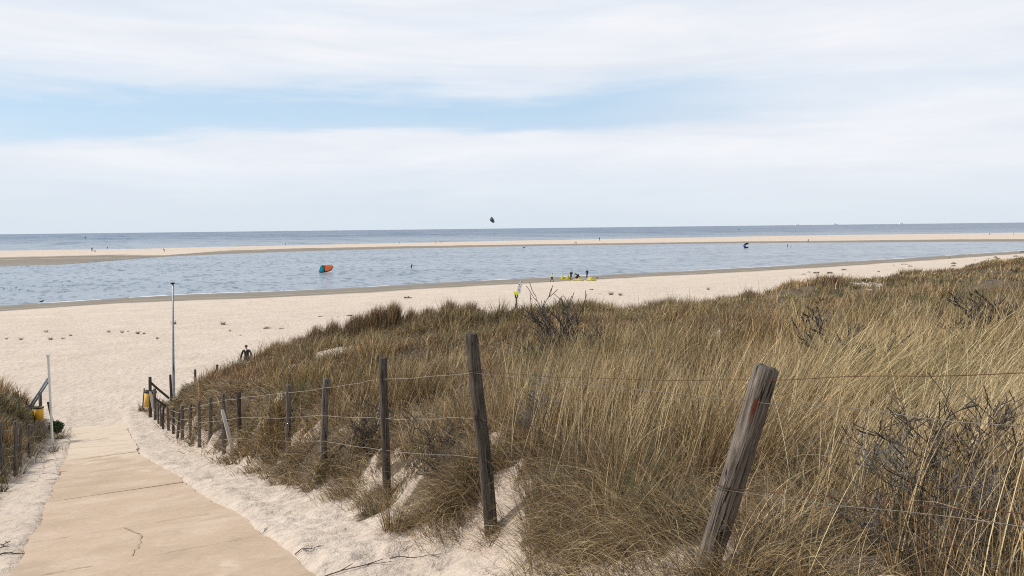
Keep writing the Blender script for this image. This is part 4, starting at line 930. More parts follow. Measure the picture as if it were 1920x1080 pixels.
    if detail:
        mb = MB(); f_ = h_ + Vector((0, -.052 * H, 0)); ellipsoid(mb, (f_.x, f_.y - .006 * H, f_.z - .006 * H), (.009 * H, .012 * H, .014 * H), 8, 6); mb.build('nose', M['skin'], r)
        for s_ in (-1, 1):
            mb = MB(); ellipsoid(mb, (f_.x + s_ * .018 * H, f_.y + .004 * H, f_.z + .008 * H), (.008 * H, .005 * H, .005 * H), 8, 6); mb.build('eye', M['black'], r)
            mb = MB(); ellipsoid(mb, (h_.x + s_ * .050 * H, h_.y, h_.z), (.007 * H, .014 * H, .018 * H), 8, 6); mb.build('ear', M['skin'], r)
        mb = MB(); ellipsoid(mb, (f_.x, f_.y + .002 * H, f_.z - .028 * H), (.016 * H, .006 * H, .004 * H), 8, 6); mb.build('mouth', M['rust'], r)
    if shirt:
        mb = MB(); n_ = J['neck'] - Vector((0, 0, zmin)); c_ = J['chest'] - Vector((0, 0, zmin))
        mb.add([(-.030 * H, n_.y - .050 * H, n_.z - .002 * H), (.022 * H, n_.y - .050 * H, n_.z - .002 * H), (-.002, c_.y - .082 * H, c_.z + .030 * H), (-.034 * H, n_.y - .03 * H, n_.z), (.026 * H, n_.y - .03 * H, n_.z), (-.002, c_.y - .06 * H, c_.z + .026 * H)], [(0, 1, 2), (5, 4, 3), (0, 3, 4, 1), (1, 4, 5, 2), (2, 5, 3, 0)])
        mb.build('shirt', M['shirt'], r)
    r.location = loc; return r
def face(loc, extra=0): return math.atan2(loc[0], loc[1]) * -1 + extra      # turned towards the viewer's side
# man on the beach behind the dune crest
D = 49.0; head = at_depth(461.5, 642.8, D); g_ = gz(head[0], head[1]); Hm = 1.80
p = person((head[0], head[1], head[2] - Hm - .12), R(-18) + face(head), 'person in a dark jacket over a white shirt walking behind the dune crest', Hm, 0.02, ((.3, .15), (-.25, .2)), ((.25, .15), (-.15, .1)), shirt=True, detail=True, armout=.32)
MAN_Z = head[2] - Hm; print('man feet', MAN_Z, 'ground', g_)
gk = 'people gathered round yellow kites at the water edge'
def beach_pt(px, py):
    q = hit_fn(lambda x, y: ground(x, y), px, py, 70); return q
q = beach_pt(1035, 528.6); person(q, R(70), 'person in a bright yellow top and dark trousers walking left of the kite group', 1.72, .1, ((.45, .1), (-.4, .1)), ((.6, .5), (-.4, .2)), 'hivis', 'jacket', gk)
q = beach_pt(1071, 525.2); person(q, R(160), 'person in black standing upright among the yellow kites', 1.85, .05, ((.1, 0), (-.15, .05)), ((.3, .8), (.2, .6)), 'jacket', 'jacket', gk, hood=True)
q = beach_pt(1080, 524.8); person(q, R(120), 'person in black with a pale yellow hood crouching at the kites', 1.75, 1.0, ((1.5, 2.1), (1.2, 2.0)), ((.9, .3), (1.0, .2)), 'jacket', 'jacket', gk)
q = beach_pt(1084.5, 524.6); person(q, R(-100), 'person in black bending over the kite on the right of the crouching one', 1.75, 1.15, ((.9, 1.1), (.5, .9)), ((1.1, .2), (1.0, .2)), 'jacket', 'jacket', gk, hood=True)
q = beach_pt(1101, 521.5); person(q, R(-20), 'person in black standing behind the rightmost yellow kite', 1.80, .15, ((.15, 0), (-.1, .05)), ((.3, .3), (.2, .3)), 'jacket', 'jacket', gk, hood=True)
gf = 'tiny figures far out on the sandbar'
for (px, py, hpx, lab, kw) in (
    (172.5, 471.5, 7.5, 'distant person at the left end of the sandbar beside a low dark bag', {}),
    (201.5, 467.6, 5.5, 'distant person standing alone just right of the pair by the white topped pole', {}),
    (308.3, 471.8, 7, 'distant person bending forward on the left part of the sandbar', dict(lean=.9)),
    (535, 460.6, 4.5, 'distant person at the sea edge of the sandbar above the orange kite', {}),
    (748.5, 457.6, 4, 'distant person at the sea edge above the wading kitesurfer', {}),
    (817, 456.8, 4, 'left one of two distant people at the middle of the sandbar', {}),
    (827, 456.2, 5, 'right one of two distant people at the middle of the sandbar', {}),
    (1078.3, 457.8, 5, 'left one of a close pair walking on the sandbar', {}),
    (1080.6, 457.8, 4.6, 'right one of a close pair walking on the sandbar', dict(top='olive')),
    (1124, 451.5, 7, 'distant person with a white bundle at the sea edge of the sandbar', {}),
    (1515.5, 453.6, 6, 'distant person striding along the right part of the sandbar', dict(legs=((.5, .1), (-.5, .1)), top='olive')),
    (1855.5, 440.6, 4, 'left one of two specks of people at the far right sandbar edge', {}),
    (1900.5, 440.0, 4, 'right one of two specks of people at the far right sandbar edge', {})):
    q = hit_fn(lambda x, y: np.maximum(ground(x, y), 0), px, py, 200); H_ = hpx * q[1] / 1450
    person(q, random.uniform(-1.5, 1.5) + face(q), lab, H_, group=gf, **{**dict(legs=((.15, .05), (-.15, .05))), **kw})
# people standing in the water
q = at_z(771.5, 502.4, 0); person((q[0], q[1], -.55), R(80), 'kitesurfer in a black wetsuit wading in the lagoon right of the orange kite', 1.80, .15, ((.2, .1), (-.2, .1)), ((1.2, .3), (1.0, .3)), 'jacket', 'jacket', hood=True)
q = at_z(1476.5, 463.6, 0); person((q[0], q[1], -.2), R(60), 'left one of two waders far out, all in black', 1.85, .2, top='jacket', bottom='jacket', hood=True, group='two people wading near the sandbar')
q = at_z(1482.8, 463.4, 0); person((q[0], q[1], -.4), R(60), 'right and smaller one of two waders with a pale top', 1.75, .1, top='shirt', bottom='olive', group='two people wading near the sandbar')
# white-topped pole and bag on the bar
q = hit_fn(lambda x, y: np.maximum(ground(x, y), 0), 174.6, 471, 200); r_ = empty('marker_pole', tuple(q), 'thin pole with a white top at the left end of the sandbar', 'pole')
u = q[1] / 1450; mb = MB(); mb.tube([(0, 0, -.5), (0, 0, 9 * u)], [.5 * u, .35 * u], 8); mb.build('shaft', M['galv'], r_)
mb = MB(); mb.box((-.3 * u, 0, 9.4 * u), (4 * u, 2 * u, 1.6 * u)); mb.build('top_board', M['white'], r_, smooth=False)
def blob_mesh(rx, ry, rz_, seed, amp=.25, seg=20, ring=10, flat=True):
    mb = MB(); ellipsoid(mb, (0, 0, 0), (rx, ry, rz_), seg, ring)
    mb.v = [(x * (1 + amp * 2 * float(vn(x / rx * 1.5 + seed, z / rz_ * 1.5 + y / ry, seed))), y * (1 + amp * 2 * float(vn(y / ry * 1.5 + seed, x / rx * 1.4, seed + 1))), max(z, -.1 * rz_) * (1 + amp * 3 * float(vn(x / rx * 2.2, y / ry * 2.2 + seed, seed + 2)))) for x, y, z in mb.v]
    return mb
q2 = hit_fn(lambda x, y: np.maximum(ground(x, y), 0), 178.2, 471.6, 200); u = q2[1] / 1450
mb = blob_mesh(1.4 * u, u, 1.6 * u, 5); o = mb.build('bag', M['black']); o.location = q2 + np.array([0, 0, .3 * u]); tag(o, 'low dark bag on the sand beside the white topped pole', 'bag')

# ------------------------------------------------------------------ kites
def kite_surface(name, D, bot, top_, bulge, m_list, split, parent, org, th=.04):
    """bot/top_: outline pixels from one tip to the other, D distance; bulge: metres the canopy swells away"""
    nU, nV = 32, 10; bot = np.array(bot, float); top_ = np.array(top_, float)
    def samp(a, u): t = np.linspace(0, 1, len(a)); return np.array([np.interp(u, t, a[:, 0]), np.interp(u, t, a[:, 1])])
    mb = MB(); V = []
    for off in (0, th):
        for i in range(nU + 1):
            u = i / nU; b_, t_ = samp(bot, u), samp(top_, u)
            for j in range(nV + 1):
                v_ = j / nV; p_ = b_ + (t_ - b_) * v_; dep = bulge * math.sin(math.pi * min(1, max(0, u))) * (.35 + .65 * math.sin(math.pi * (.15 + .7 * v_))) + off + .05 * abs(math.sin(u * math.pi * 6))
                V.append(tuple(at_depth(p_[0], p_[1], D + dep) - org))
    W_ = nV + 1; n0 = (nU + 1) * W_; parts = {}
    for k, (a_, b_) in enumerate(zip([0] + split, split + [1.0])):
        i0, i1 = int(round(a_ * nU)), int(round(b_ * nU)); mb = MB(); F = []
        for i in range(i0, i1):
            for j in range(nV):
                q_ = (i * W_ + j, i * W_ + j + 1, (i + 1) * W_ + j + 1, (i + 1) * W_ + j); F.append(q_); F.append(tuple(n0 + x_ for x_ in q_[::-1]))
        for i in range(i0, i1): F += [(i * W_, (i + 1) * W_, n0 + (i + 1) * W_, n0 + i * W_), (n0 + i * W_ + nV, n0 + (i + 1) * W_ + nV, (i + 1) * W_ + nV, i * W_ + nV)]
        for i in (i0, i1): F += [(i * W_ + j, n0 + i * W_ + j, n0 + i * W_ + j + 1, i * W_ + j + 1) for j in range(nV)]
        used = sorted({x_ for f_ in F for x_ in f_}); mp_ = {x_: y_ for y_, x_ in enumerate(used)}
        mb.add([V[x_] for x_ in used], [tuple(mp_[x_] for x_ in f_) for f_ in F]); mb.build(name, M[m_list[k]], parent)
    return lambda u, v_: np.array(V[int(round(u * nU)) * W_ + int(round(v_ * nV))])
# orange and teal kite floating in the lagoon
kz = at_z(610, 511.5, 0); K = empty('kite', tuple(kz), 'orange and teal power kite standing on the lagoon water', 'kite', 'kites'); D = kz[1]
def Z(x, y): return (580 + x / 21.6, 480 + y / 21.6)
f_ = kite_surface('canopy', D, [Z(383, 665), Z(460, 672), Z(540, 665), Z(600, 650), Z(720, 635), Z(850, 600), Z(930, 520), Z(968, 410)], [Z(385, 630), Z(440, 440), Z(500, 378), Z(588, 380), Z(660, 375), Z(760, 362), Z(860, 372), Z(970, 388)], 1.2, ['teal', 'black', 'orange'], [.40, .46], K, kz)
mb = MB(); mb.tube([f_(u, 0) + np.array([0, -.03, .05]) for u in np.linspace(0, 1, 17)], [.05 + .09 * math.sin(math.pi * u) for u in np.linspace(0, 1, 17)], 8); mb.build('leading_edge', M['black'], K)
for u in (.34, .52):
    mb = MB(); mb.tube([f_(u, v_) + np.array([0, -.06, 0]) for v_ in (.55, .75, .9, 1)], [.03, .05, .08, .09], 6); mb.build('strut', M['black'], K)
# grey kite in the air
D = 330; kc = at_depth(923, 411, D); K = empty('kite', tuple(kc), 'small grey and black kite flying just above the horizon', 'kite', 'kites')
def Z(x, y): return (900 + x / 36, 395 + y / 36)
f_ = kite_surface('canopy', D, [Z(655, 600), Z(720, 665), Z(800, 730), Z(860, 765), Z(935, 795), Z(972, 740)], [Z(670, 560), Z(725, 470), Z(785, 400), Z(860, 470), Z(930, 570), Z(972, 640)], .7, ['greykite', 'black', 'greykite'], [.5, .6], K, kc)
mb = MB(); mb.tube([f_(u, 0) for u in np.linspace(0, 1, 13)], [.12 + .18 * math.sin(math.pi * u) for u in np.linspace(0, 1, 13)], 8); mb.build('leading_edge', M['black'], K)
# purple kite
kz = at_z(1399, 465, 0); D = kz[1]; K = empty('kite', tuple(kz), 'small purple crescent kite resting on the water near the sandbar', 'kite', 'kites')
def Z(x, y): return (1360 + x / 9.6, 420 + y / 9.6)
f_ = kite_surface('canopy', D, [Z(418, 345), Z(370, 345), Z(335, 375), Z(330, 405), Z(350, 432), Z(412, 430)], [Z(425, 360), Z(392, 366), Z(368, 385), Z(366, 398), Z(380, 412), Z(425, 410)], .6, ['purple', 'lilac', 'purple'], [.35, .6], K, kz)
mb = MB(); mb.tube([f_(u, 0) for u in np.linspace(0, 1, 13)], .16, 8); mb.build('leading_edge', M['purple'], K)

# crumpled yellow kites on the sand
gy = 'yellow kites lying on the sand among the people'
def folded_kite(px, py, wpx, hpx, label, white=0.0, seed=1, tip=False):
    q = beach_pt(px, py); u = q[1] / 1450; r = empty('folded_kite', tuple(q), label, 'kite', gy)
    nX, nY = 26, 12; V = []; W2 = wpx * u / 2; hh = hpx * u; dd = min(1.2, W2)
    for off in (0, -.03):
        for i in range(nX + 1):
            for j in range(nY + 1):
                a_ = i / nX * 2 - 1; b_ = j / nY * 2 - 1
                prof_ = max(0, 1 - abs(a_ * (1 if a_ > 0 else 1.15)) ** 1.3) * max(0, 1 - b_ * b_)
                z_ = hh * prof_ * (1 + .6 * float(vn(a_ * 3 + seed, b_ * 2, seed))) + .07 * (1 + float(vn(a_ * 7, b_ * 6, seed + 2)))
                V.append((a_ * W2 + .1 * float(vn(b_ * 3, a_, seed + 5)), b_ * dd * (1 - .5 * abs(a_)), max(.02, z_ + off)))
    Wn = nY + 1; n0 = (nX + 1) * Wn; mb = MB()
    F = [(i * Wn + j, (i + 1) * Wn + j, (i + 1) * Wn + j + 1, i * Wn + j + 1) for i in range(nX) for j in range(nY)]; F += [tuple(n0 + x_ for x_ in f[::-1]) for f in F]
    mb.add(V, F); mb.build('canopy', M['kiteyellow'], r)
    mb = MB(); mb.tube([(a_ * W2 * .95, -dd * .75 + .35 * a_ * a_, .12 + .1 * float(vn(a_ * 3, 1., seed))) for a_ in np.linspace(-1, 1, 13)], [.05 + .09 * (1 - abs(a_)) for a_ in np.linspace(-1, 1, 13)], 8)
    mb.build('leading_edge', M['kitewhite' if white else 'kiteyellow'], r)
    if tip:
        mb = MB(); mb.tube([(-.2 * W2, 0, .1), (-.26 * W2, 0, hh * .9), (-.2 * W2, .05, hh * 1.3)], [.14, .11, .04], 8); mb.build('wing_tip', M['kiteyellow'], r)
    return r
folded_kite(1055, 523.5, 10, 5.0, 'leftmost small yellow kite crumpled on the wet sand', 0, 3, True)
folded_kite(1065.5, 523.8, 10, 8.0, 'upright bunched yellow kite left of the standing person in black', 0, 5, True)
folded_kite(1084, 526.2, 22, 3.2, 'yellow kite with a pale front tube under the crouching pair', 1, 9)
folded_kite(1108, 526.2, 20, 5.5, 'rightmost yellow and white kite lying like a low tent on the sand', 1, 7)
q = beach_pt(1105.5, 524.5); u = q[1] / 1450
mb = MB(); mb.add([(-4 * u, 0, .2), (3.4 * u, 0, .3), (-.8 * u, .1, 7.4 * u), (-4.2 * u, .5, .2), (3.4 * u, .5, .3), (-.9 * u, .4, 7.4 * u)], [(0, 1, 2), (5, 4, 3), (0, 3, 4, 1), (1, 4, 5, 2), (2, 5, 3, 0)]); o = mb.build('sail_bag', M['kitewhite'], smooth=False); o.location = q - np.array([0, .4, 0]); tag(o, 'white pointed fabric heap leaning on the rightmost yellow kite', 'bag')
q = beach_pt(1119.5, 521.8); mb = blob_mesh(.22, .2, .2, 12); o = mb.build('bag', M['purple']); o.location = q; tag(o, 'tiny dark bag on the sand right of the kites', 'bag')

# ------------------------------------------------------------------ buoys, birds, ships
def buoy(px, py, label, s_=1.0):
    q = at_z(px, py, 0); u = q[1] / 1450 * s_; r = empty('buoy', tuple(q), label, 'buoy', 'dark buoys out at sea')
    mb = MB(); mb.tube([(0, 0, -u), (0, 0, .3 * u), (0, 0, 1.0 * u), (0, 0, 1.8 * u)], [1.3 * u, 1.4 * u, 1.1 * u, .5 * u], 12); mb.build('float', M['buoy'], r)
    mb = MB(); mb.tube([(0, 0, 1.8 * u), (0, 0, 3.4 * u)], [.22 * u, .15 * u], 6); mb.build('mast', M['buoy'], r)
buoy(160, 447, 'dark buoy on the open sea at the far left', 1.1); buoy(1385.3, 430.8, 'tiny dark buoy near the horizon above the purple kite', .8)
def bird(px, py, label, group, D=None, water=False, size=1.0, rz=0):
    q = at_z(px, py, 0) if water else (hit_fn(lambda x, y: np.maximum(ground(x, y), 0), px, py, 30))
    r = empty('bird', tuple(q), label, 'bird', group, rz); s_ = size; z0 = .02 if water else .16 * s_
    pts = [(0, 0, z0 + .07 * s_), (.10 * s_, 0, z0 + .11 * s_), (.16 * s_, 0, z0 + .19 * s_), (.20 * s_, 0, z0 + .21 * s_), (.27 * s_, 0, z0 + .20 * s_), (-.12 * s_, 0, z0 + .06 * s_), (-.24 * s_, 0, z0 + .05 * s_)]
    skin_mesh('body', pts, [(0, 1), (1, 2), (2, 3), (3, 4), (0, 5), (5, 6)], [.08 * s_, .065 * s_, .03 * s_, .035 * s_, .008 * s_, .055 * s_, (.03 * s_, .01 * s_)], 0, M['feather'], r)
    if not water:
        for k in (-1, 1): mb = MB(); mb.tube([(0, k * .03 * s_, 0), (.01, k * .03 * s_, z0 + .03)], .008 * s_, 5); mb.build('leg', M['black'], r)
    return r
gb = 'small birds floating on the left of the lagoon'
bw = [(7, 541.5), (13, 541), (20.5, 541), (37, 544.5), (52, 545), (30, 540.5), (96, 538), (117, 535)]
lb = ['outermost bird at the left picture edge on the lagoon', 'second bird from the left picture edge on the lagoon', 'third bird from the left picture edge on the lagoon', 'lower bird in the right half of the floating group', 'rightmost bird of the close floating group', 'upper bird in the middle of the floating group', 'single bird floating between the group and the flagpole', 'single bird floating nearest the flagpole']
for (x_, y_), l_ in zip(bw, lb): bird(x_, y_, l_, gb, water=True, size=.8, rz=random.uniform(0, 6))
bird(982.5, 465, 'lone dark bird on the water near the sandbar left of the paired walkers', None, water=True, size=3.2)
bird(78.5, 569.5, 'dark bird standing in the shallows at the left shore', None, size=1.5, rz=.6)
bird(895.5, 586, 'small dark crow on the sand just above the dune grass', None, size=1.2)
def ship(px, py, wpx, label):
    D = 14000; q = at_depth(px, py, D); u = D / 1450; r = empty('cargo_ship', (q[0], q[1], -5), label, 'ship', 'pale ships on the horizon', 0)
    h0 = max(2.0 * u, q[2] + 5 - 1 * u)
    L = wpx * u / 2; V = []
    for z_, k in ((0, .9), (h0, 1.0)):
        V += [(-L * k, -1.2 * u, z_), (L * .85 * k, -1.2 * u, z_), (L * k, 0, z_), (L * .85 * k, 1.2 * u, z_), (-L * k, 1.2 * u, z_)]
    mb = MB(); mb.add(V, [(i, (i + 1) % 5, 5 + (i + 1) % 5, 5 + i) for i in range(5)] + [(4, 3, 2, 1, 0), (5, 6, 7, 8, 9)]); mb.build('hull', M['ship'], r, smooth=False)
    mb = MB(); mb.box((-L * .55, 0, h0 + 1.0 * u), (L * .4, 1.5 * u, 2.0 * u)); mb.tube([(-L * .5, 0, h0 + 2 * u), (-L * .5, 0, h0 + 3 * u)], .25 * u, 6); mb.build('bridge', M['ship'], r, smooth=False)
ship(1495, 420, 8, 'palest small ship on the horizon, leftmost of three'); ship(1567, 419.2, 10, 'ship with a white bridge on the horizon, middle of three'); ship(1690, 417.8, 7, 'small pale ship on the horizon, rightmost of three')

# ------------------------------------------------------------------ beach tufts and weed heaps
def tuft_mesh(size, n, seed, pal=(0, 1, 2, 3), hgt=1.0):
    rg = np.random.default_rng(seed); ph = rg.uniform(0, 6.28, n); q = np.sqrt(rg.uniform(0, 1, n)) * size * .35
    P = np.stack([np.cos(ph) * q, np.sin(ph) * q, -.04 + 0 * q], -1)
    V, F, C = blades(P, size * hgt * rg.uniform(.5, 1.1, n), np.full(n, max(.006, size * .035)), ph, np.abs(rg.normal(.35, .25, n)), rg.uniform(.1, .8, n), PAL[rg.choice(pal, n)] * rg.uniform(.6, 1.0, (n, 1)), 3)
    return V, F, C
def beach_tuft(px, py, wpx, label, kind='tuft', hgt=.8):
    q = hit_fn(lambda x, y: np.maximum(ground(x, y), 0), px, py, 30); size = wpx * q[1] / 1450
    if kind == 'tuft':
        V, F, C = tuft_mesh(size * .55, 110, int(px * 7 + py), hgt=hgt + .4, pal=(1, 2, 3, 3)); me = mesh_np('beach_tuft', V, F, C); o = link_mesh('beach_tuft', me, M['grass'], loc=tuple(q)); tag(o, label, 'grass tuft', 'grass tufts on the beach')
    else:
        mb = MB(); rr_ = random.Random(int(px))
        for k in range(5):
            cx = rr_.uniform(-.32, .32) * size; b2 = blob_mesh(size * rr_.uniform(.12, .25), size * rr_.uniform(.12, .3), size * rr_.uniform(.07, .18) * hgt, k + int(px), .3, 12, 8)
            mb.add([(x + cx, y + rr_.uniform(-.0, .0), z) for x, y, z in b2.v], b2.f)
        V, F, C = tuft_mesh(size * .3, 70, int(px), pal=(2, 3, 3), hgt=1.0)
        o = mb.build('weed_heap', M['weed']); o.location = q; tag(o, label, 'weed heap', 'dark weed heaps on the beach')
        sp = mesh_np('stalks', V, F, C); link_mesh('stalks', sp, M['grass'], o)
TUFTS = [(418.5, 609, 15, 'roundest green tuft on the sand right of the flagpole'), (326, 608, 15, 'tuft on the sand directly behind the flagpole shaft'), (431, 621, 7, 'small tuft just below right of the roundest green tuft'), (451, 629, 6, 'tiny tuft nearest the walking man in the dark jacket'),
    (258, 626, 12, 'tallest tuft in the row left of the flagpole'), (270, 626, 8, 'tuft touching the right side of the tallest one left of the flagpole'), (229, 624, 10, 'low tuft left of the tallest one in the row'), (240, 622, 6, 'tiny tuft in the gap of the row left of the flagpole'), (204, 623, 9, 'flat tuft at the left end of the middle row'),
    (133, 630, 9, 'upper one of two small tufts above the white pole'), (118, 636, 9, 'lower one of two small tufts above the white pole'), (87, 623, 10, 'flat dark tuft above the top of the white pole'), (40, 637, 10, 'flat tuft left of the white pole top'), (12, 636, 8, 'small tuft by the left picture edge'), (295, 635, 9, 'low tuft just left of the flagpole'), (95, 637, 12, 'thin tuft right above the white pole head'),
    (1146, 553, 14, 'bushy dark tuft behind the ridge right of the bare shrubs'), (1163, 554, 12, 'bushy tuft right beside the larger one behind the ridge'), (1328, 543, 9, 'dark tuft on the beach under the thin reed stalks')]
for x_, y_, w_, l_ in TUFTS: beach_tuft(x_, y_, w_, l_)
HEAPS = [(765, 559, 18, 'brown heap in the middle of the beach below the wading kitesurfer', .9), (704, 581, 7, 'small weed spot above the tall dune clump', .6), (709, 588, 12, 'weed streak just above the tall dune clump', .5), (654, 592.5, 16, 'weed heap above the grassy hump left of centre', .7), (634, 594.5, 8, 'small weed spot left of the heap above the hump', .5), (601, 593.5, 12, 'flat weed patch furthest left of those above the hump', .4),
    (500, 615.5, 22, 'long flat weed patch right of the roundest tuft', .4), (527, 616.5, 14, 'flat weed patch at the right end of the long one', .35), (755, 596, 10, 'weed spot between the two tall dune clumps', .8), (902, 582, 10, 'weed patch right of the crow', .5), (995, 560.5, 7, 'dark clod right of the sign post', 1.0), (1110, 543.5, 12, 'dark heap on the beach under the rightmost yellow kite', .7), (1124, 551.5, 5, 'small clod above the bare shrubs', 1.0),
    (1506, 514.5, 10, 'first and lowest heap of the row right of centre', .7), (1517, 510.5, 10, 'second heap of the row, set higher', .6), (1530, 512.5, 12, 'tall double heap third in the row', 1.3), (1554, 512.5, 16, 'widest rounded heap fourth in the row', 1.0), (1582, 506.5, 14, 'flat heap fifth and highest in the row', .7), (1648, 510, 6, 'upright dark clod against the dune crest', 2.0), (1676, 497.5, 7, 'small heap left of the driftwood', .6),
    (1707, 499.5, 10, 'heap below the right end of the driftwood', 1.1), (1780, 483.5, 6, 'small clod alone near the far shore', .9), (1788, 494.5, 14, 'upper half of the double heap on the right beach', .9), (1788, 499, 15, 'lower half of the double heap on the right beach', .6), (1828, 488, 6, 'clod right of the double heap', 1.1), (1854, 484.5, 7, 'small clod left of the dark cluster', .8), (1865, 483, 9, 'tall dark heap of the far right cluster', 1.5), (1872, 486, 16, 'wide dark heap of the far right cluster', .8), (1905, 481, 12, 'dark heap at the foot of the far right dune', .9), (1916, 473, 9, 'brown heap at the right picture edge on the shore', 1.5)]
for x_, y_, w_, l_, h_ in HEAPS: beach_tuft(x_, y_, w_, l_, 'heap', h_)
# driftwood beam
q = beach_pt(1696, 496); u = q[1] / 1450; mb = MB(); mb.tube([(-7 * u, 0, .4 * u), (-2 * u, .2, .9 * u), (3 * u, .4, .7 * u), (7 * u, 0, .3 * u)], [.4 * u, .55 * u, .5 * u, .3 * u], 10)
o = mb.build('driftwood', M['wood_dark']); o.location = q; tag(o, 'dark driftwood log lying on the right beach', 'driftwood')

# ------------------------------------------------------------------ bare shrubs and twigs
def shrub(loc, height, label, m='twig', seed=1, spread=.55, stems=3, depth=4, r0=.014, cat='shrub', group='bare shrubs on the dune', rmin=.003, name='bare_shrub', lean=(0, 0), seeds=False):
    rd = random.Random(seed); mb = MB(); sd2 = MB()
    def branch(p, d, L, r, lv):
        pts = [p]; n = 4; dd = d.copy()
        for k in range(n):
            dd = (dd + Vector((rd.uniform(-1, 1), rd.uniform(-1, 1), rd.uniform(-.3, .6))) * .22).normalized(); pts.append(pts[-1] + dd * L / n)
        rads = [max(rmin, r * (1 - .14 * k)) for k in range(n + 1)]; mb.tube(pts, rads, 5 if r > .006 else 4, cap=False)
        if seeds and lv <= 1:
            for _ in range(2): c = pts[rd.randint(1, n)]; ellipsoid(mb, (c.x, c.y, c.z), (.007, .007, .010), 5, 4)
        if lv > 0:
            for k in range(rd.choice((2, 3, 3))):
                i = rd.randint(1, n); a = rd.uniform(0, 6.28); nd = (dd * .75 + Vector((math.cos(a), math.sin(a), rd.uniform(-.1, .6))) * spread).normalized()
                branch(pts[i], nd, L * rd.uniform(.5, .8), rads[i] * .66, lv - 1)
    for k in range(stems):
        a = rd.uniform(0, 6.28); branch(Vector((rd.uniform(-.04, .04), rd.uniform(-.04, .04), -.05)), Vector((math.cos(a) * .3 + lean[0], math.sin(a) * .3 + lean[1], 1)).normalized(), height * rd.uniform(.36, .5), r0, depth)
    zmax = max(v_[2] for v_ in mb.v); f = height / zmax; mb.v = [(x * f, y * f, z * f) for x, y, z in mb.v]
    o = mb.build(name, M[m]); o.location = loc; tag(o, label, cat, group)
    return o
def shrub_at(px, top_py, D, label, **kw):
    p = at_depth(px, top_py, D); g0 = gz(p[0], p[1]); return shrub((p[0], p[1], g0), max(.25, p[2] - g0), label, **kw)
shrub_at(1048, 530, 17, 'tallest bare forked shrub on the crest, leftmost of the three by the sign', seed=11, r0=.022, rmin=.007, depth=3, stems=3, spread=.5)
shrub_at(1068, 548, 17.5, 'bare shrub on the crest, middle one of the three by the sign', seed=12, r0=.020, rmin=.007, depth=3, stems=3)
shrub_at(1100, 541, 17, 'dense bare shrub on the crest, rightmost of the three by the sign', seed=13, r0=.022, rmin=.006, depth=3, stems=3, lean=(-.15, 0))
shrub_at(1012, 572, 16.5, 'low grey shrub at the left foot of the three bare ones', seed=14, r0=.014, rmin=.005, depth=3, stems=4, spread=.8)
shrub_at(1600, 572, 8.5, 'dark seedy shrub in the grass right of the leaning post', seed=15, r0=.009, rmin=.003, depth=4, stems=4, seeds=True)
shrub_at(1868, 545, 12, 'wide dark shrub at the right picture edge among the grass', seed=19, r0=.014, rmin=.006, depth=5, stems=6, spread=.9)
shrub_at(1895, 650, 8, 'dark shrub below the wide one at the right picture edge', seed=20, r0=.012, rmin=.004, depth=5, stems=6, spread=.9)
shrub_at(1810, 700, 3.9, 'thorny dark shrub in front of the grass at the lower right', seed=21, r0=.007, rmin=.002, depth=4, stems=5, spread=.9)
shrub_at(1690, 790, 3.9, 'pale thorny shrub in the middle of the lower right tangle', m='greytwig', seed=22, r0=.005, rmin=.0015, depth=4, stems=4, spread=1.0)
shrub_at(1880, 850, 3.5, 'pale thorny shrub in the lower right picture corner', m='greytwig', seed=23, r0=.005, rmin=.0015, depth=4, stems=4, spread=1.0)
shrub_at(1770, 900, 3.6, 'small dark thorny shrub on the bare sand at the lower right', seed=24, r0=.006, rmin=.002, depth=4, stems=4, spread=1.0)
shrub_at(1010, 690, 8.2, 'grey twiggy shrub just right of the second post', m='greytwig', seed=25, r0=.005, rmin=.002, depth=4, stems=4, spread=.9)
shrub_at(840, 760, 8.6, 'dark twiggy shrub between the second and third posts', seed=26, r0=.007, rmin=.003, depth=4, stems=5, spread=.9)
shrub_at(690, 745, 12.3, 'dark twiggy shrub between the third and fourth posts', seed=27, r0=.009, rmin=.004, depth=4, stems=5, spread=.9)
# green bush behind the white pole
q = at_depth(106, 800, 30.5); mb = MB(); rd = np.random.default_rng(5)
r = empty('green_bush', (q[0], q[1], q[2] - .25), 'small round dark green bush behind the white pole', 'bush')
n = 1500; d = rd.normal(0, 1, (n, 3)); d /= np.linalg.norm(d, axis=1)[:, None]; rr_ = rd.uniform(.02, 1, n) ** .4 * (1 + .5 * vn(d[:, 0] * 2 + 5, d[:, 2] * 2, 9)); P = d * rr_[:, None] * np.array([.27, .27, .24]) + np.array([0, 0, .24])
V, F, C = blades(P, np.full(n, .07), np.full(n, .03), rd.uniform(0, 6.28, n), rd.uniform(0, 1.4, n), np.full(n, .3), np.tile([[.035, .065, .02]], (n, 1)) * rd.uniform(.6, 1.6, (n, 1)), 2)
link_mesh('leaves', mesh_np('leaves', V, F, C), M['grass'], r)
mb = MB(); [mb.tube([(0, 0, -.1), (x * .15, y * .15, .2), (x * .16, y * .16, .26)], [.008, .006, .003], 5) for x, y in ((1, 0), (-1, .3), (0, 1), (.2, -1))]; mb.build('stem', M['twig'], r)
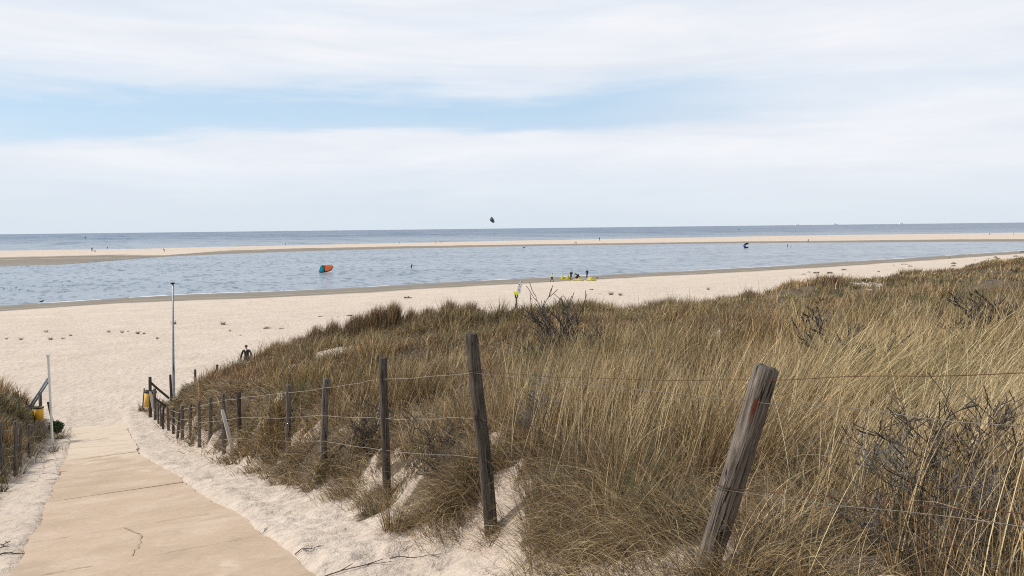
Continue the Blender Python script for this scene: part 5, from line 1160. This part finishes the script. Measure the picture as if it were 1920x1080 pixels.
# dead twigs lying in the loose sand
def twig(px, py, Lm, ang, label, r0=.006):
    p = hit(px, py, 3); rd = random.Random(int(px)); mb = MB(); pts = []; n = 9
    for k in range(n):
        s_ = (k / (n - 1) - .5) * Lm; x = p[0] + math.cos(ang) * s_ + rd.uniform(-.02, .02); y = p[1] + math.sin(ang) * s_ + rd.uniform(-.02, .02); pts.append((x, y, gz(x, y) + .012 + rd.uniform(0, .012)))
    mb.tube(pts, [r0 * (1 - .08 * k) for k in range(n)], 6)
    for k in (2, 4, 6):
        a = ang + rd.choice((-1, 1)) * rd.uniform(.5, 1.1); L2 = Lm * rd.uniform(.12, .3); b_ = pts[k]; e_ = (b_[0] + math.cos(a) * L2, b_[1] + math.sin(a) * L2); mb.tube([b_, (e_[0], e_[1], gz(*e_) + .02)], [r0 * .7, r0 * .4], 5)
    o = mb.build('dead_twig', M['twig'], origin=tuple(p)); tag(o, label, 'twig', 'dead twigs lying on the sand by the path')
twig(640, 1073, .95, .25, 'long dead twig at the bottom edge of the sand strip', .008); twig(580, 1030, .3, .5, 'small twig above the long one on the sand'); twig(495, 1000, .2, 1.2, 'tiny twig near the right edge of the slabs'); twig(705, 960, .3, 1.0, 'twig lying under the toe of the bank left of the third post')
twig(20, 1040, .45, .9, 'dark twig in the sand left of the path', .011); twig(8, 1025, .35, 1.9, 'dark forked twig at the left picture edge beside the path', .011); twig(930, 1010, .35, 1.1, 'upright twig on the sand below the second post'); twig(780, 1050, .5, -.2, 'thin twig on the sand near the bottom middle')
# leaf-like bare stalks rising over the crest
def stalks(px, py, D, n, h, seed):
    p = at_depth(px, py, D); rg = np.random.default_rng(seed); x = p[0] + rg.uniform(-1.8, 1.8, n); y = p[1] + rg.uniform(-1, 1, n); z = ground(x, y)
    return blades(np.stack([x, y, z], -1), h * rg.uniform(.7, 1.15, n), np.full(n, D * PX * .55), rg.uniform(0, 6.28, n), rg.uniform(0, .16, n), rg.uniform(0, .35, n), PAL[rg.choice([1, 2, 2], n)] * .8, 5)
join([stalks(1215, 540, 21, 9, 1.5, 1), stalks(1350, 540, 22, 10, 1.6, 2), stalks(1480, 540, 26, 6, 1.5, 3), stalks(1700, 500, 30, 5, 1.5, 4), stalks(1160, 560, 17, 8, 1.3, 5)], 'reed_stalks', 'thin tall reed stalks standing up above the dune crest')
print('objects done')
